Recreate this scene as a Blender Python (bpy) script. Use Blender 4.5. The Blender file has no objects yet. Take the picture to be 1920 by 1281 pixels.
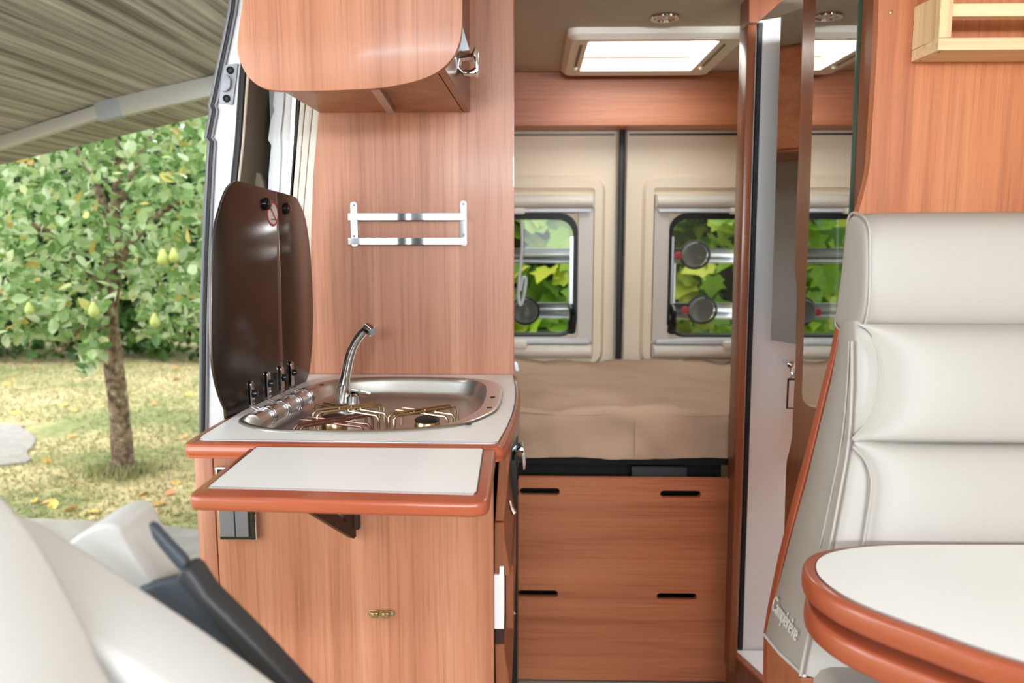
import bpy, bmesh, math, random
from mathutils import Vector, Matrix, noise
PI = math.pi
S = bpy.context.scene
COL = S.collection
random.seed(7)
# ------------------------------------------------------------------ camera
FPX, W, H = 1490.0, 1920, 1281
PITCH, YAW = math.atan(200.5 / FPX), math.radians(1.33)
CAM = Vector((0, 0, 1.23))
cd = bpy.data.cameras.new('camera')
cam = bpy.data.objects.new('camera', cd)
COL.objects.link(cam)
cam.location = CAM
cam.rotation_euler = (PI / 2 - PITCH, 0, YAW)
cd.sensor_width = 36
cd.lens = FPX / W * 36
cd.clip_start = 0.01
cd.dof.use_dof = True
cd.dof.focus_distance = 1.5
cd.dof.aperture_fstop = 4.0
S.camera = cam
_f = Vector((-math.sin(YAW) * math.cos(PITCH), math.cos(YAW) * math.cos(PITCH), -math.sin(PITCH)))
_r = Vector((math.cos(YAW), math.sin(YAW), 0))
_u = _r.cross(_f)


def at(px, py, X=None, Y=None, Z=None):
    """where the sight line through a photograph pixel meets an axis plane of the van (metres)"""
    d = _f + _r * ((px - W / 2) / FPX) - _u * ((py - H / 2) / FPX)
    t = (X - CAM.x) / d.x if X is not None else (Y - CAM.y) / d.y if Y is not None else (Z - CAM.z) / d.z
    return CAM + d * t


# ------------------------------------------------------------------ light
S.view_settings.view_transform = 'Standard'
S.view_settings.look = 'None'
S.view_settings.gamma = 1.0
S.view_settings.use_curve_mapping = False
S.view_settings.exposure = 0.0
wd = bpy.data.worlds.new('sky')
S.world = wd
wd.use_nodes = True
bg = wd.node_tree.nodes['Background']
bg.inputs['Color'].default_value = (0.93, 0.97, 1.0, 1)
bg.inputs['Strength'].default_value = 3.4
S.cycles.max_bounces = 8
S.cycles.transparent_max_bounces = 12
S.cycles.caustics_reflective = False
S.cycles.caustics_refractive = False
S.cycles.use_adaptive_sampling = True
S.cycles.sample_clamp_indirect = 6.0
S.cycles.use_denoising = True


def light(name, kind, loc, target, energy, color=(1, 1, 1), size=1.0, size_y=None, angle=None):
    l = bpy.data.lights.new(name, kind)
    l.energy = energy
    l.color = color
    if kind == 'AREA':
        l.size = size
        if size_y:
            l.shape = 'RECTANGLE'
            l.size_y = size_y
    if angle:
        l.angle = angle
    o = bpy.data.objects.new(name, l)
    COL.objects.link(o)
    o.location = loc
    o.rotation_euler = (Vector(target) - Vector(loc)).to_track_quat('-Z', 'Y').to_euler()
    return o


light('sun', 'SUN', (-6, -4, 9), (0, 0, 0), 2.0, (1.0, 0.97, 0.92), angle=math.radians(6))
light('windscreen_fill', 'AREA', (0.3, -2.3, 1.69), (0.25, 2.5, 1.1), 92, (0.85, 0.93, 1.0), 1.9, 0.22)  # added area lamp behind the camera, stands in for windscreen daylight and flash
light('hatch_daylight', 'AREA', (0.3685, 2.7075, 1.9035), (0.3685, 2.7075, 0), 3.8, (0.95, 0.98, 1.0), 0.388, 0.43)
light('washroom_fill', 'AREA', (0.95, 1.7, 1.8), (0.8, 2.1, 0.6), 22, (0.92, 0.97, 1.0), 0.35, 0.35)  # added fill lamp, brightens the white washroom wall; no such source is seen
light('ceiling_bounce_fill', 'AREA', (0.25, -0.05, 1.79), (0.2, 0.9, 0.7), 16, (0.85, 0.93, 1.0), 1.0, 0.6)  # added area lamp standing in for flash bounced off the ceiling
light('door_daylight', 'AREA', (-1.5, 0.55, 1.3), (0, 1.45, 0.95), 22, (0.86, 0.94, 1.0), 1.1, 1.1)

# ------------------------------------------------------------------ materials


def new_mat(name):
    m = bpy.data.materials.new(name)
    m.use_nodes = True
    nt = m.node_tree
    return m, nt, nt.nodes['Principled BSDF']


def srgb(r, g, b):
    f = lambda c: ((c / 255 + 0.055) / 1.055) ** 2.4 if c > 10 else c / 255 / 12.92
    return (f(r), f(g), f(b), 1)


def plain(name, col, rough=0.5, metal=0.0, bump=0.0, bscale=200.0, var=0.0, vscale=6.0, coat=0.0, spec=0.5):
    m, nt, b = new_mat(name)
    b.inputs['Base Color'].default_value = col
    b.inputs['Roughness'].default_value = rough
    b.inputs['Metallic'].default_value = metal
    b.inputs['Coat Weight'].default_value = coat
    b.inputs['Specular IOR Level'].default_value = spec
    tc = nt.nodes.new('ShaderNodeTexCoord')
    if var:
        n = nt.nodes.new('ShaderNodeTexNoise')
        n.inputs['Scale'].default_value = vscale
        n.inputs['Detail'].default_value = 4
        nt.links.new(tc.outputs['Object'], n.inputs['Vector'])
        mx = nt.nodes.new('ShaderNodeMixRGB')
        mx.inputs[1].default_value = tuple(c * (1 - var) for c in col[:3]) + (1,)
        mx.inputs[2].default_value = tuple(min(1, c * (1 + var)) for c in col[:3]) + (1,)
        nt.links.new(n.outputs['Fac'], mx.inputs[0])
        nt.links.new(mx.outputs[0], b.inputs['Base Color'])
    if bump:
        n = nt.nodes.new('ShaderNodeTexNoise')
        n.inputs['Scale'].default_value = bscale
        n.inputs['Detail'].default_value = 3
        nt.links.new(tc.outputs['Object'], n.inputs['Vector'])
        bp = nt.nodes.new('ShaderNodeBump')
        bp.inputs['Strength'].default_value = bump
        bp.inputs['Distance'].default_value = 0.002
        nt.links.new(n.outputs['Fac'], bp.inputs['Height'])
        nt.links.new(bp.outputs[0], b.inputs['Normal'])
    return m


def wood(name, dark, mid, lite, axis='Z', rough=0.42, fine=170, broad=14, coat=0.06):
    m, nt, b = new_mat(name)
    N, L = nt.nodes.new, nt.links.new
    tc = N('ShaderNodeTexCoord')

    def mapped(scale, stretch):
        mp = N('ShaderNodeMapping')
        v = [scale] * 3
        v['XYZ'.index(axis)] = scale * stretch
        mp.inputs['Scale'].default_value = v
        L(tc.outputs['Object'], mp.inputs['Vector'])
        return mp

    def nz(scale, stretch, detail, rg, dist=0.0):
        n = N('ShaderNodeTexNoise')
        n.inputs['Scale'].default_value = 1
        n.inputs['Detail'].default_value = detail
        n.inputs['Roughness'].default_value = rg
        n.inputs['Distortion'].default_value = dist
        L(mapped(scale, stretch).outputs[0], n.inputs['Vector'])
        return n
    n1 = nz(broad, 0.035, 5, 0.6, 0.5)
    n2 = nz(fine, 0.018, 3, 0.6)
    n3 = nz(fine * 3, 0.03, 2, 0.5)
    r1 = N('ShaderNodeValToRGB')
    e = r1.color_ramp.elements
    e[0].position, e[0].color = 0.3, dark
    e[1].position, e[1].color = 0.72, lite
    k = r1.color_ramp.elements.new(0.5)
    k.color = mid
    L(n1.outputs['Fac'], r1.inputs[0])
    r2 = N('ShaderNodeValToRGB')
    e = r2.color_ramp.elements
    e[0].position, e[0].color = 0.32, (0.72, 0.67, 0.65, 1)
    e[1].position, e[1].color = 0.52, (1, 1, 1, 1)
    L(n2.outputs['Fac'], r2.inputs[0])
    r3 = N('ShaderNodeValToRGB')
    e = r3.color_ramp.elements
    e[0].position, e[0].color = 0.3, (0.9, 0.88, 0.87, 1)
    e[1].position, e[1].color = 0.5, (1, 1, 1, 1)
    L(n3.outputs['Fac'], r3.inputs[0])
    m1 = N('ShaderNodeMixRGB')
    m1.blend_type = 'MULTIPLY'
    m1.inputs[0].default_value = 0.75
    L(r1.outputs[0], m1.inputs[1])
    L(r2.outputs[0], m1.inputs[2])
    m2 = N('ShaderNodeMixRGB')
    m2.blend_type = 'MULTIPLY'
    m2.inputs[0].default_value = 0.8
    L(m1.outputs[0], m2.inputs[1])
    L(r3.outputs[0], m2.inputs[2])
    L(m2.outputs[0], b.inputs['Base Color'])
    b.inputs['Roughness'].default_value = rough
    b.inputs['Coat Weight'].default_value = coat
    b.inputs['Coat Roughness'].default_value = 0.12
    return m


M = {}
WD, WM, WL = srgb(156, 97, 70), srgb(178, 118, 88), srgb(193, 136, 106)
M['wood'] = wood('cherry_wood', WD, WM, WL)
M['wood_h'] = wood('cherry_wood_horizontal', srgb(160, 92, 58), srgb(184, 112, 74), srgb(198, 126, 86), 'X')
M['wood_p'] = wood('cherry_wood_partition', srgb(172, 100, 62), srgb(196, 120, 78), srgb(210, 138, 94))
M['wood_d'] = wood('brown_wood', srgb(120, 66, 40), srgb(142, 82, 52), srgb(152, 92, 60), rough=0.3)
M['edge'] = plain('orange_edge_band', srgb(164, 82, 54), 0.3, var=0.06, vscale=30, coat=0.3)
M['laminate'] = plain('white_laminate', srgb(241, 241, 240), 0.35)
M['steel'] = plain('brushed_steel', srgb(205, 203, 200), 0.33, 1.0, bump=0.05, bscale=60)
M['lid'] = plain('dark_glass_lid', srgb(84, 78, 74), 0.23, 0.95, bump=0.02, bscale=40)
M['chrome'] = plain('chrome', srgb(225, 225, 228), 0.07, 1.0)
M['satin'] = plain('satin_aluminium', srgb(190, 192, 196), 0.32, 1.0)
M['brass'] = plain('brass', srgb(190, 168, 126), 0.25, 1.0)
M['wire'] = plain('heat_tinted_wire', srgb(196, 176, 144), 0.25, 1.0, var=0.3, vscale=45)
M['wire_dark'] = plain('burnt_wire', srgb(150, 110, 100), 0.35, 1.0, var=0.4, vscale=60)
M['black'] = plain('black_rubber', srgb(16, 16, 18), 0.5)
M['cup'] = plain('grey_rubber_cup', srgb(112, 112, 118), 0.35)
M['cabdark'] = plain('cab_reflection_dark', srgb(48, 48, 50), 1.0, spec=0.0)  # dark matte colour chosen to keep the chrome reflections dark
M['void'] = plain('recess_shade', srgb(10, 9, 9), 0.8)  # near-black colour stands in for shade inside gaps and cabinets
M['blackgloss'] = plain('black_gloss', srgb(18, 18, 20), 0.15)
M['brownmetal'] = plain('dark_brown_metal', srgb(50, 30, 24), 0.4)
M['greyplastic'] = plain('grey_plastic', srgb(150, 155, 165), 0.4)
M['charcoal'] = plain('charcoal_plastic', srgb(68, 76, 86), 0.5, bump=0.1, bscale=500)
M['charcoal_d'] = plain('charcoal_plastic_darker', srgb(52, 54, 57), 0.5, bump=0.1, bscale=500)
M['leather'] = plain('cream_leather', srgb(176, 170, 163), 0.5, bump=0.12, bscale=350, var=0.02, vscale=3)
M['leather_w'] = plain('pale_leather', srgb(212, 212, 211), 0.55, bump=0.1, bscale=350)
M['white'] = plain('white_paint', srgb(208, 211, 217), 0.35)
M['whitewall'] = plain('white_plastic_wall', srgb(220, 220, 221), 0.45)
M['ceil'] = plain('ceiling_cloth', srgb(196, 188, 172), 0.85, bump=0.05, bscale=300)
M['beige'] = plain('beige_door_trim', srgb(234, 216, 190), 0.6, bump=0.04, bscale=250)
M['beige_d'] = plain('taupe_trim', srgb(120, 112, 96), 0.7, bump=0.05, bscale=250)
M['greywall'] = plain('grey_wall_lining', srgb(196, 198, 198), 0.6)
M['cream'] = plain('cream_plastic', srgb(226, 218, 204), 0.45)
M['frame'] = plain('window_frame_plastic', srgb(206, 198, 188), 0.45)
M['floor'] = plain('grey_lino', srgb(150, 142, 132), 0.5, var=0.1, vscale=20)
M['mirror'] = plain('mirror_silver', srgb(222, 224, 222), 0.012, 1.0)
M['mirror_edge'] = plain('green_glass_edge', srgb(70, 96, 80), 0.2)
M['pine'] = wood('pine_wood', srgb(214, 178, 128), srgb(232, 204, 160), srgb(240, 216, 178), 'X', 0.55, 70, 10, 0.0)
M['pine_z'] = wood('pine_wood_upright', srgb(214, 178, 128), srgb(232, 204, 160), srgb(240, 216, 178), 'Z', 0.55, 70, 10, 0.0)
M['red'] = plain('red_print', srgb(190, 40, 60), 0.5)
M['sticker'] = plain('white_sticker', srgb(225, 222, 222), 0.5)
M['thread'] = plain('white_thread', srgb(226, 222, 219), 0.5)
M['sheet'] = plain('taupe_bed_sheet', srgb(184, 153, 128), 0.8, bump=0.5, bscale=14, var=0.05, vscale=5)
M['gravel'] = plain('grey_stone_path', srgb(150, 144, 138), 0.9, bump=0.8, bscale=14, var=0.3, vscale=9)
M['bush_shade'] = plain('shaded_bush_core', srgb(22, 34, 14), 1.0, var=0.4, vscale=4)  # dark green colour stands in for shade deep inside the bushes
M['pear'] = plain('pear_skin', srgb(176, 190, 104), 0.45, var=0.08, vscale=20)
M['awnmetal'] = plain('grey_awning_arm', srgb(178, 178, 178), 0.45, 0.2)
M['grass'] = None


def glass_mat():
    m = bpy.data.materials.new('window_glass')
    m.use_nodes = True
    nt = m.node_tree
    nt.nodes.clear()
    o = nt.nodes.new('ShaderNodeOutputMaterial')
    mx = nt.nodes.new('ShaderNodeMixShader')
    t = nt.nodes.new('ShaderNodeBsdfTransparent')
    t.inputs[0].default_value = (0.93, 0.95, 0.93, 1)
    g = nt.nodes.new('ShaderNodeBsdfGlossy')
    g.inputs['Roughness'].default_value = 0.02
    mx.inputs[0].default_value = 0.06
    nt.links.new(t.outputs[0], mx.inputs[1])
    nt.links.new(g.outputs[0], mx.inputs[2])
    nt.links.new(mx.outputs[0], o.inputs[0])
    return m


M['glass'] = glass_mat()


def dome_mat():
    m = bpy.data.materials.new('opal_acrylic')
    m.use_nodes = True
    nt = m.node_tree
    nt.nodes.clear()
    o = nt.nodes.new('ShaderNodeOutputMaterial')
    mx = nt.nodes.new('ShaderNodeMixShader')
    t = nt.nodes.new('ShaderNodeBsdfTransparent')
    g = nt.nodes.new('ShaderNodeBsdfTranslucent')
    g.inputs[0].default_value = (0.95, 0.95, 0.95, 1)
    mx.inputs[0].default_value = 0.35
    nt.links.new(t.outputs[0], mx.inputs[1])
    nt.links.new(g.outputs[0], mx.inputs[2])
    nt.links.new(mx.outputs[0], o.inputs[0])
    return m


M['dome'] = dome_mat()


def leaf_mat(name, stops, trans=0.4, rough=0.45):
    m, nt, b = new_mat(name)
    N, L = nt.nodes.new, nt.links.new
    g = N('ShaderNodeNewGeometry')
    oi = N('ShaderNodeObjectInfo')
    ad = N('ShaderNodeMath')
    ad.operation = 'ADD'
    L(g.outputs['Random Per Island'], ad.inputs[0])
    L(oi.outputs['Random'], ad.inputs[1])
    fr = N('ShaderNodeMath')
    fr.operation = 'FRACT'
    L(ad.outputs[0], fr.inputs[0])
    r = N('ShaderNodeValToRGB')
    e = r.color_ramp.elements
    e[0].position, e[0].color = stops[0]
    e[1].position, e[1].color = stops[-1]
    for p, c in stops[1:-1]:
        k = e.new(p)
        k.color = c
    L(fr.outputs[0], r.inputs[0])
    L(r.outputs[0], b.inputs['Base Color'])
    b.inputs['Roughness'].default_value = rough
    tr = N('ShaderNodeBsdfTranslucent')
    L(r.outputs[0], tr.inputs[0])
    mx = N('ShaderNodeMixShader')
    mx.inputs[0].default_value = trans
    L(b.outputs[0], mx.inputs[1])
    L(tr.outputs[0], mx.inputs[2])
    L(mx.outputs[0], nt.nodes['Material Output'].inputs[0])
    return m


M['leaf'] = leaf_mat('pear_leaves', [(0, srgb(92, 128, 70)), (0.3, srgb(128, 162, 96)), (0.6, srgb(172, 196, 140)),
                                     (0.9, srgb(204, 216, 184)), (0.975, srgb(196, 196, 110)), (1, srgb(206, 170, 96))])
M['leaf_h'] = leaf_mat('hedge_leaves', [(0, srgb(38, 66, 26)), (0.5, srgb(62, 98, 40)), (1, srgb(96, 134, 64))])
M['leaf_v'] = leaf_mat('vine_leaves', [(0, srgb(72, 112, 32)), (0.4, srgb(116, 158, 44)), (0.8, srgb(166, 196, 60)), (1, srgb(206, 206, 80))], 0.5)
M['leaf_f'] = leaf_mat('fallen_leaf', [(0, srgb(214, 150, 90)), (0.5, srgb(220, 190, 90)), (1, srgb(196, 120, 80))], 0.1)
M['blade'] = leaf_mat('grass_blade', [(0, srgb(132, 142, 88)), (0.5, srgb(160, 160, 112)), (1, srgb(190, 178, 140))], 0.3)


def bark_mat():
    m, nt, b = new_mat('bark')
    N, L = nt.nodes.new, nt.links.new
    tc = N('ShaderNodeTexCoord')
    n = N('ShaderNodeTexNoise')
    n.inputs['Scale'].default_value = 22
    n.inputs['Detail'].default_value = 6
    L(tc.outputs['Object'], n.inputs['Vector'])
    r = N('ShaderNodeValToRGB')
    e = r.color_ramp.elements
    e[0].position, e[0].color = 0.35, srgb(74, 56, 44)
    e[1].position, e[1].color = 0.62, srgb(150, 128, 106)
    k = e.new(0.7)
    k.color = srgb(176, 184, 150)
    L(n.outputs['Fac'], r.inputs[0])
    L(r.outputs[0], b.inputs['Base Color'])
    b.inputs['Roughness'].default_value = 0.9
    bp = N('ShaderNodeBump')
    bp.inputs['Distance'].default_value = 0.02
    L(n.outputs['Fac'], bp.inputs['Height'])
    L(bp.outputs[0], b.inputs['Normal'])
    return m


M['bark'] = bark_mat()


def lawn_mat():
    m, nt, b = new_mat('lawn')
    N, L = nt.nodes.new, nt.links.new
    tc = N('ShaderNodeTexCoord')

    def nz(s, d):
        n = N('ShaderNodeTexNoise')
        n.inputs['Scale'].default_value = s
        n.inputs['Detail'].default_value = d
        L(tc.outputs['Object'], n.inputs['Vector'])
        return n
    n1, n2 = nz(0.9, 6), nz(14, 4)
    r = N('ShaderNodeValToRGB')
    e = r.color_ramp.elements
    e[0].position, e[0].color = 0.38, srgb(132, 140, 92)
    e[1].position, e[1].color = 0.62, srgb(206, 184, 148)
    k = e.new(0.5)
    k.color = srgb(180, 168, 126)
    L(n1.outputs['Fac'], r.inputs[0])
    r2 = N('ShaderNodeValToRGB')
    e = r2.color_ramp.elements
    e[0].position, e[0].color = 0.3, (0.6, 0.62, 0.5, 1)
    e[1].position, e[1].color = 0.65, (1.1, 1.08, 1.0, 1)
    L(n2.outputs['Fac'], r2.inputs[0])
    mx = N('ShaderNodeMixRGB')
    mx.blend_type = 'MULTIPLY'
    mx.inputs[0].default_value = 1
    L(r.outputs[0], mx.inputs[1])
    L(r2.outputs[0], mx.inputs[2])
    L(mx.outputs[0], b.inputs['Base Color'])
    b.inputs['Roughness'].default_value = 1
    return m


M['lawn'] = lawn_mat()


def awning_mat():
    m, nt, b = new_mat('striped_awning_fabric')
    N, L = nt.nodes.new, nt.links.new
    tc = N('ShaderNodeTexCoord')
    mp = N('ShaderNodeMapping')
    mp.inputs['Scale'].default_value = (28, 0.5, 1)
    L(tc.outputs['Object'], mp.inputs['Vector'])
    n = N('ShaderNodeTexNoise')
    n.inputs['Scale'].default_value = 1
    n.inputs['Detail'].default_value = 7
    n.inputs['Roughness'].default_value = 0.68
    L(mp.outputs[0], n.inputs['Vector'])
    r = N('ShaderNodeValToRGB')
    e = r.color_ramp.elements
    e[0].position, e[0].color = 0.36, srgb(108, 102, 94)
    e[1].position, e[1].color = 0.66, srgb(204, 199, 190)
    L(n.outputs['Fac'], r.inputs[0])
    L(r.outputs[0], b.inputs['Base Color'])
    b.inputs['Roughness'].default_value = 0.9
    tr = N('ShaderNodeBsdfTranslucent')
    L(r.outputs[0], tr.inputs[0])
    mx = N('ShaderNodeMixShader')
    mx.inputs[0].default_value = 0.18
    L(b.outputs[0], mx.inputs[1])
    L(tr.outputs[0], mx.inputs[2])
    L(mx.outputs[0], nt.nodes['Material Output'].inputs[0])
    return m


M['awning'] = awning_mat()

# ------------------------------------------------------------------ builders


def tag(o, label=None, cat=None, group=None, kind=None):
    for k, v in (('label', label), ('category', cat), ('group', group), ('kind', kind)):
        if v:
            o[k] = v
    return o


def thing(name, label, cat, loc=(0, 0, 0), group=None):
    o = bpy.data.objects.new(name, None)
    o.empty_display_size = 0.05
    COL.objects.link(o)
    o.location = loc
    return tag(o, label, cat, group)


def wloc(o):
    v = Vector(o.location)
    p = o.parent
    while p:
        v += Vector(p.location)
        p = p.parent
    return v


class B:
    def __init__(s):
        s.bm = bmesh.new()

    def box(s, x0, x1, y0, y1, z0, z1):
        v = [s.bm.verts.new((x, y, z)) for x in (x0, x1) for y in (y0, y1) for z in (z0, z1)]
        for f in ((0, 1, 3, 2), (4, 6, 7, 5), (0, 4, 5, 1), (2, 3, 7, 6), (0, 2, 6, 4), (1, 5, 7, 3)):
            s.bm.faces.new([v[i] for i in f])
        return s

    def hexa(s, a, b):
        """two 4-point loops joined into a solid"""
        return s.loft([a, b], True, True, True)

    def loft(s, loops, closed=True, cap0=True, cap1=True):
        L = [[s.bm.verts.new(p) for p in lp] for lp in loops]
        n = len(L[0])
        for a, b in zip(L, L[1:]):
            for i in range(n if closed else n - 1):
                j = (i + 1) % n
                s.bm.faces.new((a[i], a[j], b[j], b[i]))
        if cap0:
            s.bm.faces.new(L[0][::-1])
        if cap1:
            s.bm.faces.new(L[-1])
        return s

    def prism(s, pts, axis, a, b, holes=()):
        """outline (2-D, or 3-D points flattened along axis) pushed along axis from a to b; holes cut right through"""
        ax = 'XYZ'.index(axis)

        def p3(p, t):
            if len(p) == 3:
                q = list(p)
                q[ax] = t
                return q
            q = list(p)
            q.insert(ax, t)
            return q
        if not holes:
            return s.loft([[p3(p, a) for p in pts], [p3(p, b) for p in pts]])
        caps = []
        for t in (a, b):
            rings = []
            es = []
            for lp in [pts] + list(holes):
                vs = [s.bm.verts.new(p3(p, t)) for p in lp]
                rings.append(vs)
                for i in range(len(vs)):
                    es.append(s.bm.edges.new((vs[i], vs[(i + 1) % len(vs)])))
            bmesh.ops.triangle_fill(s.bm, use_beauty=True, use_dissolve=False, edges=es)
            caps.append(rings)
        for r0, r1 in zip(*caps):
            for i in range(len(r0)):
                j = (i + 1) % len(r0)
                s.bm.faces.new((r0[i], r0[j], r1[j], r1[i]))
        return s

    def tube(s, path, r, seg=8, closed=False):
        P = [Vector(p) for p in path]
        n = len(P)
        R = r if isinstance(r, (list, tuple)) else [r] * n
        loops = []
        up = None
        for i in range(n):
            a = P[(i - 1) % n] if closed or i > 0 else P[i]
            b = P[(i + 1) % n] if closed or i < n - 1 else P[i]
            t = (b - a).normalized()
            if up is None:
                up = Vector((0, 0, 1)) if abs(t.z) < 0.9 else Vector((0, 1, 0))
            x = (up - t * up.dot(t))
            x = x.normalized() if x.length > 1e-6 else t.orthogonal().normalized()
            up = x
            y = t.cross(x)
            loops.append([P[i] + (x * math.cos(2 * PI * k / seg) + y * math.sin(2 * PI * k / seg)) * R[i] for k in range(seg)])
        if closed:
            loops.append(loops[0])
            s.loft(loops, True, False, False)
            bmesh.ops.remove_doubles(s.bm, verts=s.bm.verts, dist=1e-6)
        else:
            s.loft(loops)
        return s

    def lathe(s, prof, c, d=(0, 0, 1), seg=20):
        c, d = Vector(c), Vector(d).normalized()
        x = d.orthogonal().normalized()
        y = d.cross(x)
        loops = [[c + d * h + (x * math.cos(2 * PI * k / seg) + y * math.sin(2 * PI * k / seg)) * max(r, 1e-5) for k in range(seg)] for r, h in prof]
        return s.loft(loops)

    def ball(s, c, r, sx=1, sy=1, sz=1, sub=2):
        m = Matrix.Translation(c) @ Matrix.Diagonal((r * sx, r * sy, r * sz, 1))
        bmesh.ops.create_icosphere(s.bm, subdivisions=sub, radius=1, matrix=m)
        return s

    def bevel(s, w, seg=2, ang=30):
        bmesh.ops.recalc_face_normals(s.bm, faces=s.bm.faces)
        es = [e for e in s.bm.edges if len(e.link_faces) == 2 and e.calc_face_angle(0) > math.radians(ang)]
        if es:
            bmesh.ops.bevel(s.bm, geom=es, offset=w, segments=seg, affect='EDGES', profile=0.5, clamp_overlap=True)
        return s

    def obj(s, name, mat, parent=None, label=None, cat=None, group=None, kind=None, smooth=38, sub=0, origin=None, recalc=True):
        bm = s.bm
        if recalc:
            bmesh.ops.recalc_face_normals(bm, faces=bm.faces)
        me = bpy.data.meshes.new(name)
        if parent is not None:
            off = wloc(parent)
            if cat:
                off = Vector((0, 0, 0))
        elif origin is not None:
            off = Vector(origin)
        else:
            xs = [v.co for v in bm.verts]
            off = Vector(((min(v.x for v in xs) + max(v.x for v in xs)) / 2, (min(v.y for v in xs) + max(v.y for v in xs)) / 2, min(v.z for v in xs)))
        bmesh.ops.translate(bm, vec=-off, verts=bm.verts)
        bm.to_mesh(me)
        bm.free()
        if smooth:
            me.shade_smooth()
            me.set_sharp_from_angle(angle=math.radians(smooth))
        else:
            me.shade_flat()
        me.materials.append(mat)
        o = bpy.data.objects.new(name, me)
        COL.objects.link(o)
        if parent is not None:
            o.parent = parent
        else:
            o.location = off
        if sub:
            md = o.modifiers.new('subdivision', 'SUBSURF')
            md.levels = md.render_levels = sub
        return tag(o, label, cat, group, kind)


def rrect(x0, x1, y0, y1, r, n=5):
    """rounded rectangle outline; same number of points whatever the radius"""
    pts = []
    for cx, cy, a0 in ((x1 - r, y1 - r, 0), (x0 + r, y1 - r, 90), (x0 + r, y0 + r, 180), (x1 - r, y0 + r, 270)):
        for k in range(n + 1):
            a = math.radians(a0 + 90 * k / n)
            pts.append((cx + r * math.cos(a), cy + r * math.sin(a)))
    return pts


def smooth_loop(pts, n=6, closed=True):
    """Catmull-Rom through the points"""
    P = [Vector(p) for p in pts]
    N = len(P)
    out = []
    for i in range(N if closed else N - 1):
        p0 = P[(i - 1) % N] if closed else P[max(i - 1, 0)]
        p1, p2 = P[i], P[(i + 1) % N]
        p3 = P[(i + 2) % N] if closed else P[min(i + 2, N - 1)]
        for k in range(n):
            t = k / n
            out.append(0.5 * ((2 * p1) + (p2 - p0) * t + (2 * p0 - 5 * p1 + 4 * p2 - p3) * t * t + (3 * p1 - p0 - 3 * p2 + p3) * t ** 3))
    if not closed:
        out.append(P[-1])
    return out


def offset(pts, d):
    """2-D outline moved outwards by d"""
    n = len(pts)
    area = sum(pts[i][0] * pts[(i + 1) % n][1] - pts[(i + 1) % n][0] * pts[i][1] for i in range(n))
    sg = 1 if area > 0 else -1
    out = []
    for i in range(n):
        a, b, c = Vector(pts[i - 1][:2]), Vector(pts[i][:2]), Vector(pts[(i + 1) % n][:2])
        e1, e2 = (b - a).normalized(), (c - b).normalized()
        n1, n2 = Vector((e1.y, -e1.x)) * sg, Vector((e2.y, -e2.x)) * sg
        m = (n1 + n2)
        m = m / max(m.length_squared / 2, 0.5)
        out.append((b.x + m.x * d, b.y + m.y * d))
    return out


def xy(pts):
    return [(p[0], p[1]) for p in pts]


# ================================================================== SETTING
GZ = -0.45
B().box(-40, 40, -20, 60, GZ - 0.1, GZ).obj('ground', M['lawn'], kind='structure', label='pale mown lawn with moss and dry patches outside the door', smooth=0)
stone = smooth_loop([at(*p, Z=GZ) for p in ((0, 798), (40, 806), (66, 826), (50, 850), (0, 876))] + [Vector((-6, 5.4, GZ)), Vector((-8, 6.0, GZ)), Vector((-7, 7.0, GZ))], 4)
B().prism(xy(stone), 'Z', GZ, GZ + 0.02).obj('trim_9', M['gravel'], kind='structure', label='grey stone patch of path in the lawn')
strip = [(-6.5, 2.6), (-0.9, 2.6), (-0.9, 4.05), (-1.6, 4.2), (-2.2, 4.35), (-2.9, 4.42), (-3.6, 4.2), (-6.5, 4.4)]
B().prism(strip, 'Z', GZ, GZ + 0.03).obj('trim_8', M['gravel'], kind='structure', label='grey stone paving strip beside the van')

CZ = 1.83
B().box(-0.62, 1.3, -2.4, 3.25, -0.14, -0.082).obj('floor', M['floor'], kind='structure', label='grey vinyl van floor')
hin = [at(*p, Z=CZ) for p in ((1112, 90), (1333, 84), (1297, 131), (1098, 134))]
hx0, hx1 = 0.172, 0.565
hy0, hy1 = 2.46, 2.94
B().prism([(-0.7, -2.45), (1.3, -2.45), (1.3, 3.3), (-0.62, 3.3), (-0.62, 1.9), (-0.7, 1.9)], 'Z', CZ, CZ + 0.04, [[(hx0 - 0.012, hy0 - 0.0), (hx1 + 0.012, hy0 - 0.0), (hx1 + 0.012, hy1 + 0.01), (hx0 - 0.012, hy1 + 0.01)]]).obj('ceiling', M['ceil'], kind='structure', label='beige cloth lined van ceiling', smooth=0)
B().box(1.26, 1.32, -2.4, 3.3, -0.1, CZ).obj('wall_right', M['beige'], kind='structure', label='beige lined right side of the van', smooth=0)
B().box(-0.62, -0.56, 1.93, 3.3, -0.1, CZ).obj('wall_left', M['greywall'], kind='structure', label='grey lined left side of the van behind the kitchen', smooth=0)

# unseen cab shell added to darken chrome reflections: front wall with windscreen, side wall with a door window
B().prism([(-0.7, 0), (1.3, 0), (1.3, CZ), (-0.7, CZ)], 'Y', -2.5, -2.45, [[(-0.5, 1.0), (1.1, 1.0), (1.1, 1.7), (-0.5, 1.7)]]).obj('wall_front', M['cabdark'], kind='structure', label='unseen dark cab front with windscreen opening, added for reflections', smooth=0)
B().prism([(-2.45, 0), (-0.15, 0), (-0.15, CZ), (-2.45, CZ)], 'X', -0.7, -0.66, [[(-1.5, 1.0), (-0.75, 1.0), (-0.75, 1.55), (-1.5, 1.55)]]).obj('wall_left_front', M['cabdark'], kind='structure', label='unseen dark cab side with door window, added for reflections', smooth=0)
# ---- rear doors
RY = 3.2
SE = (0.338, 0.374)


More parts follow.
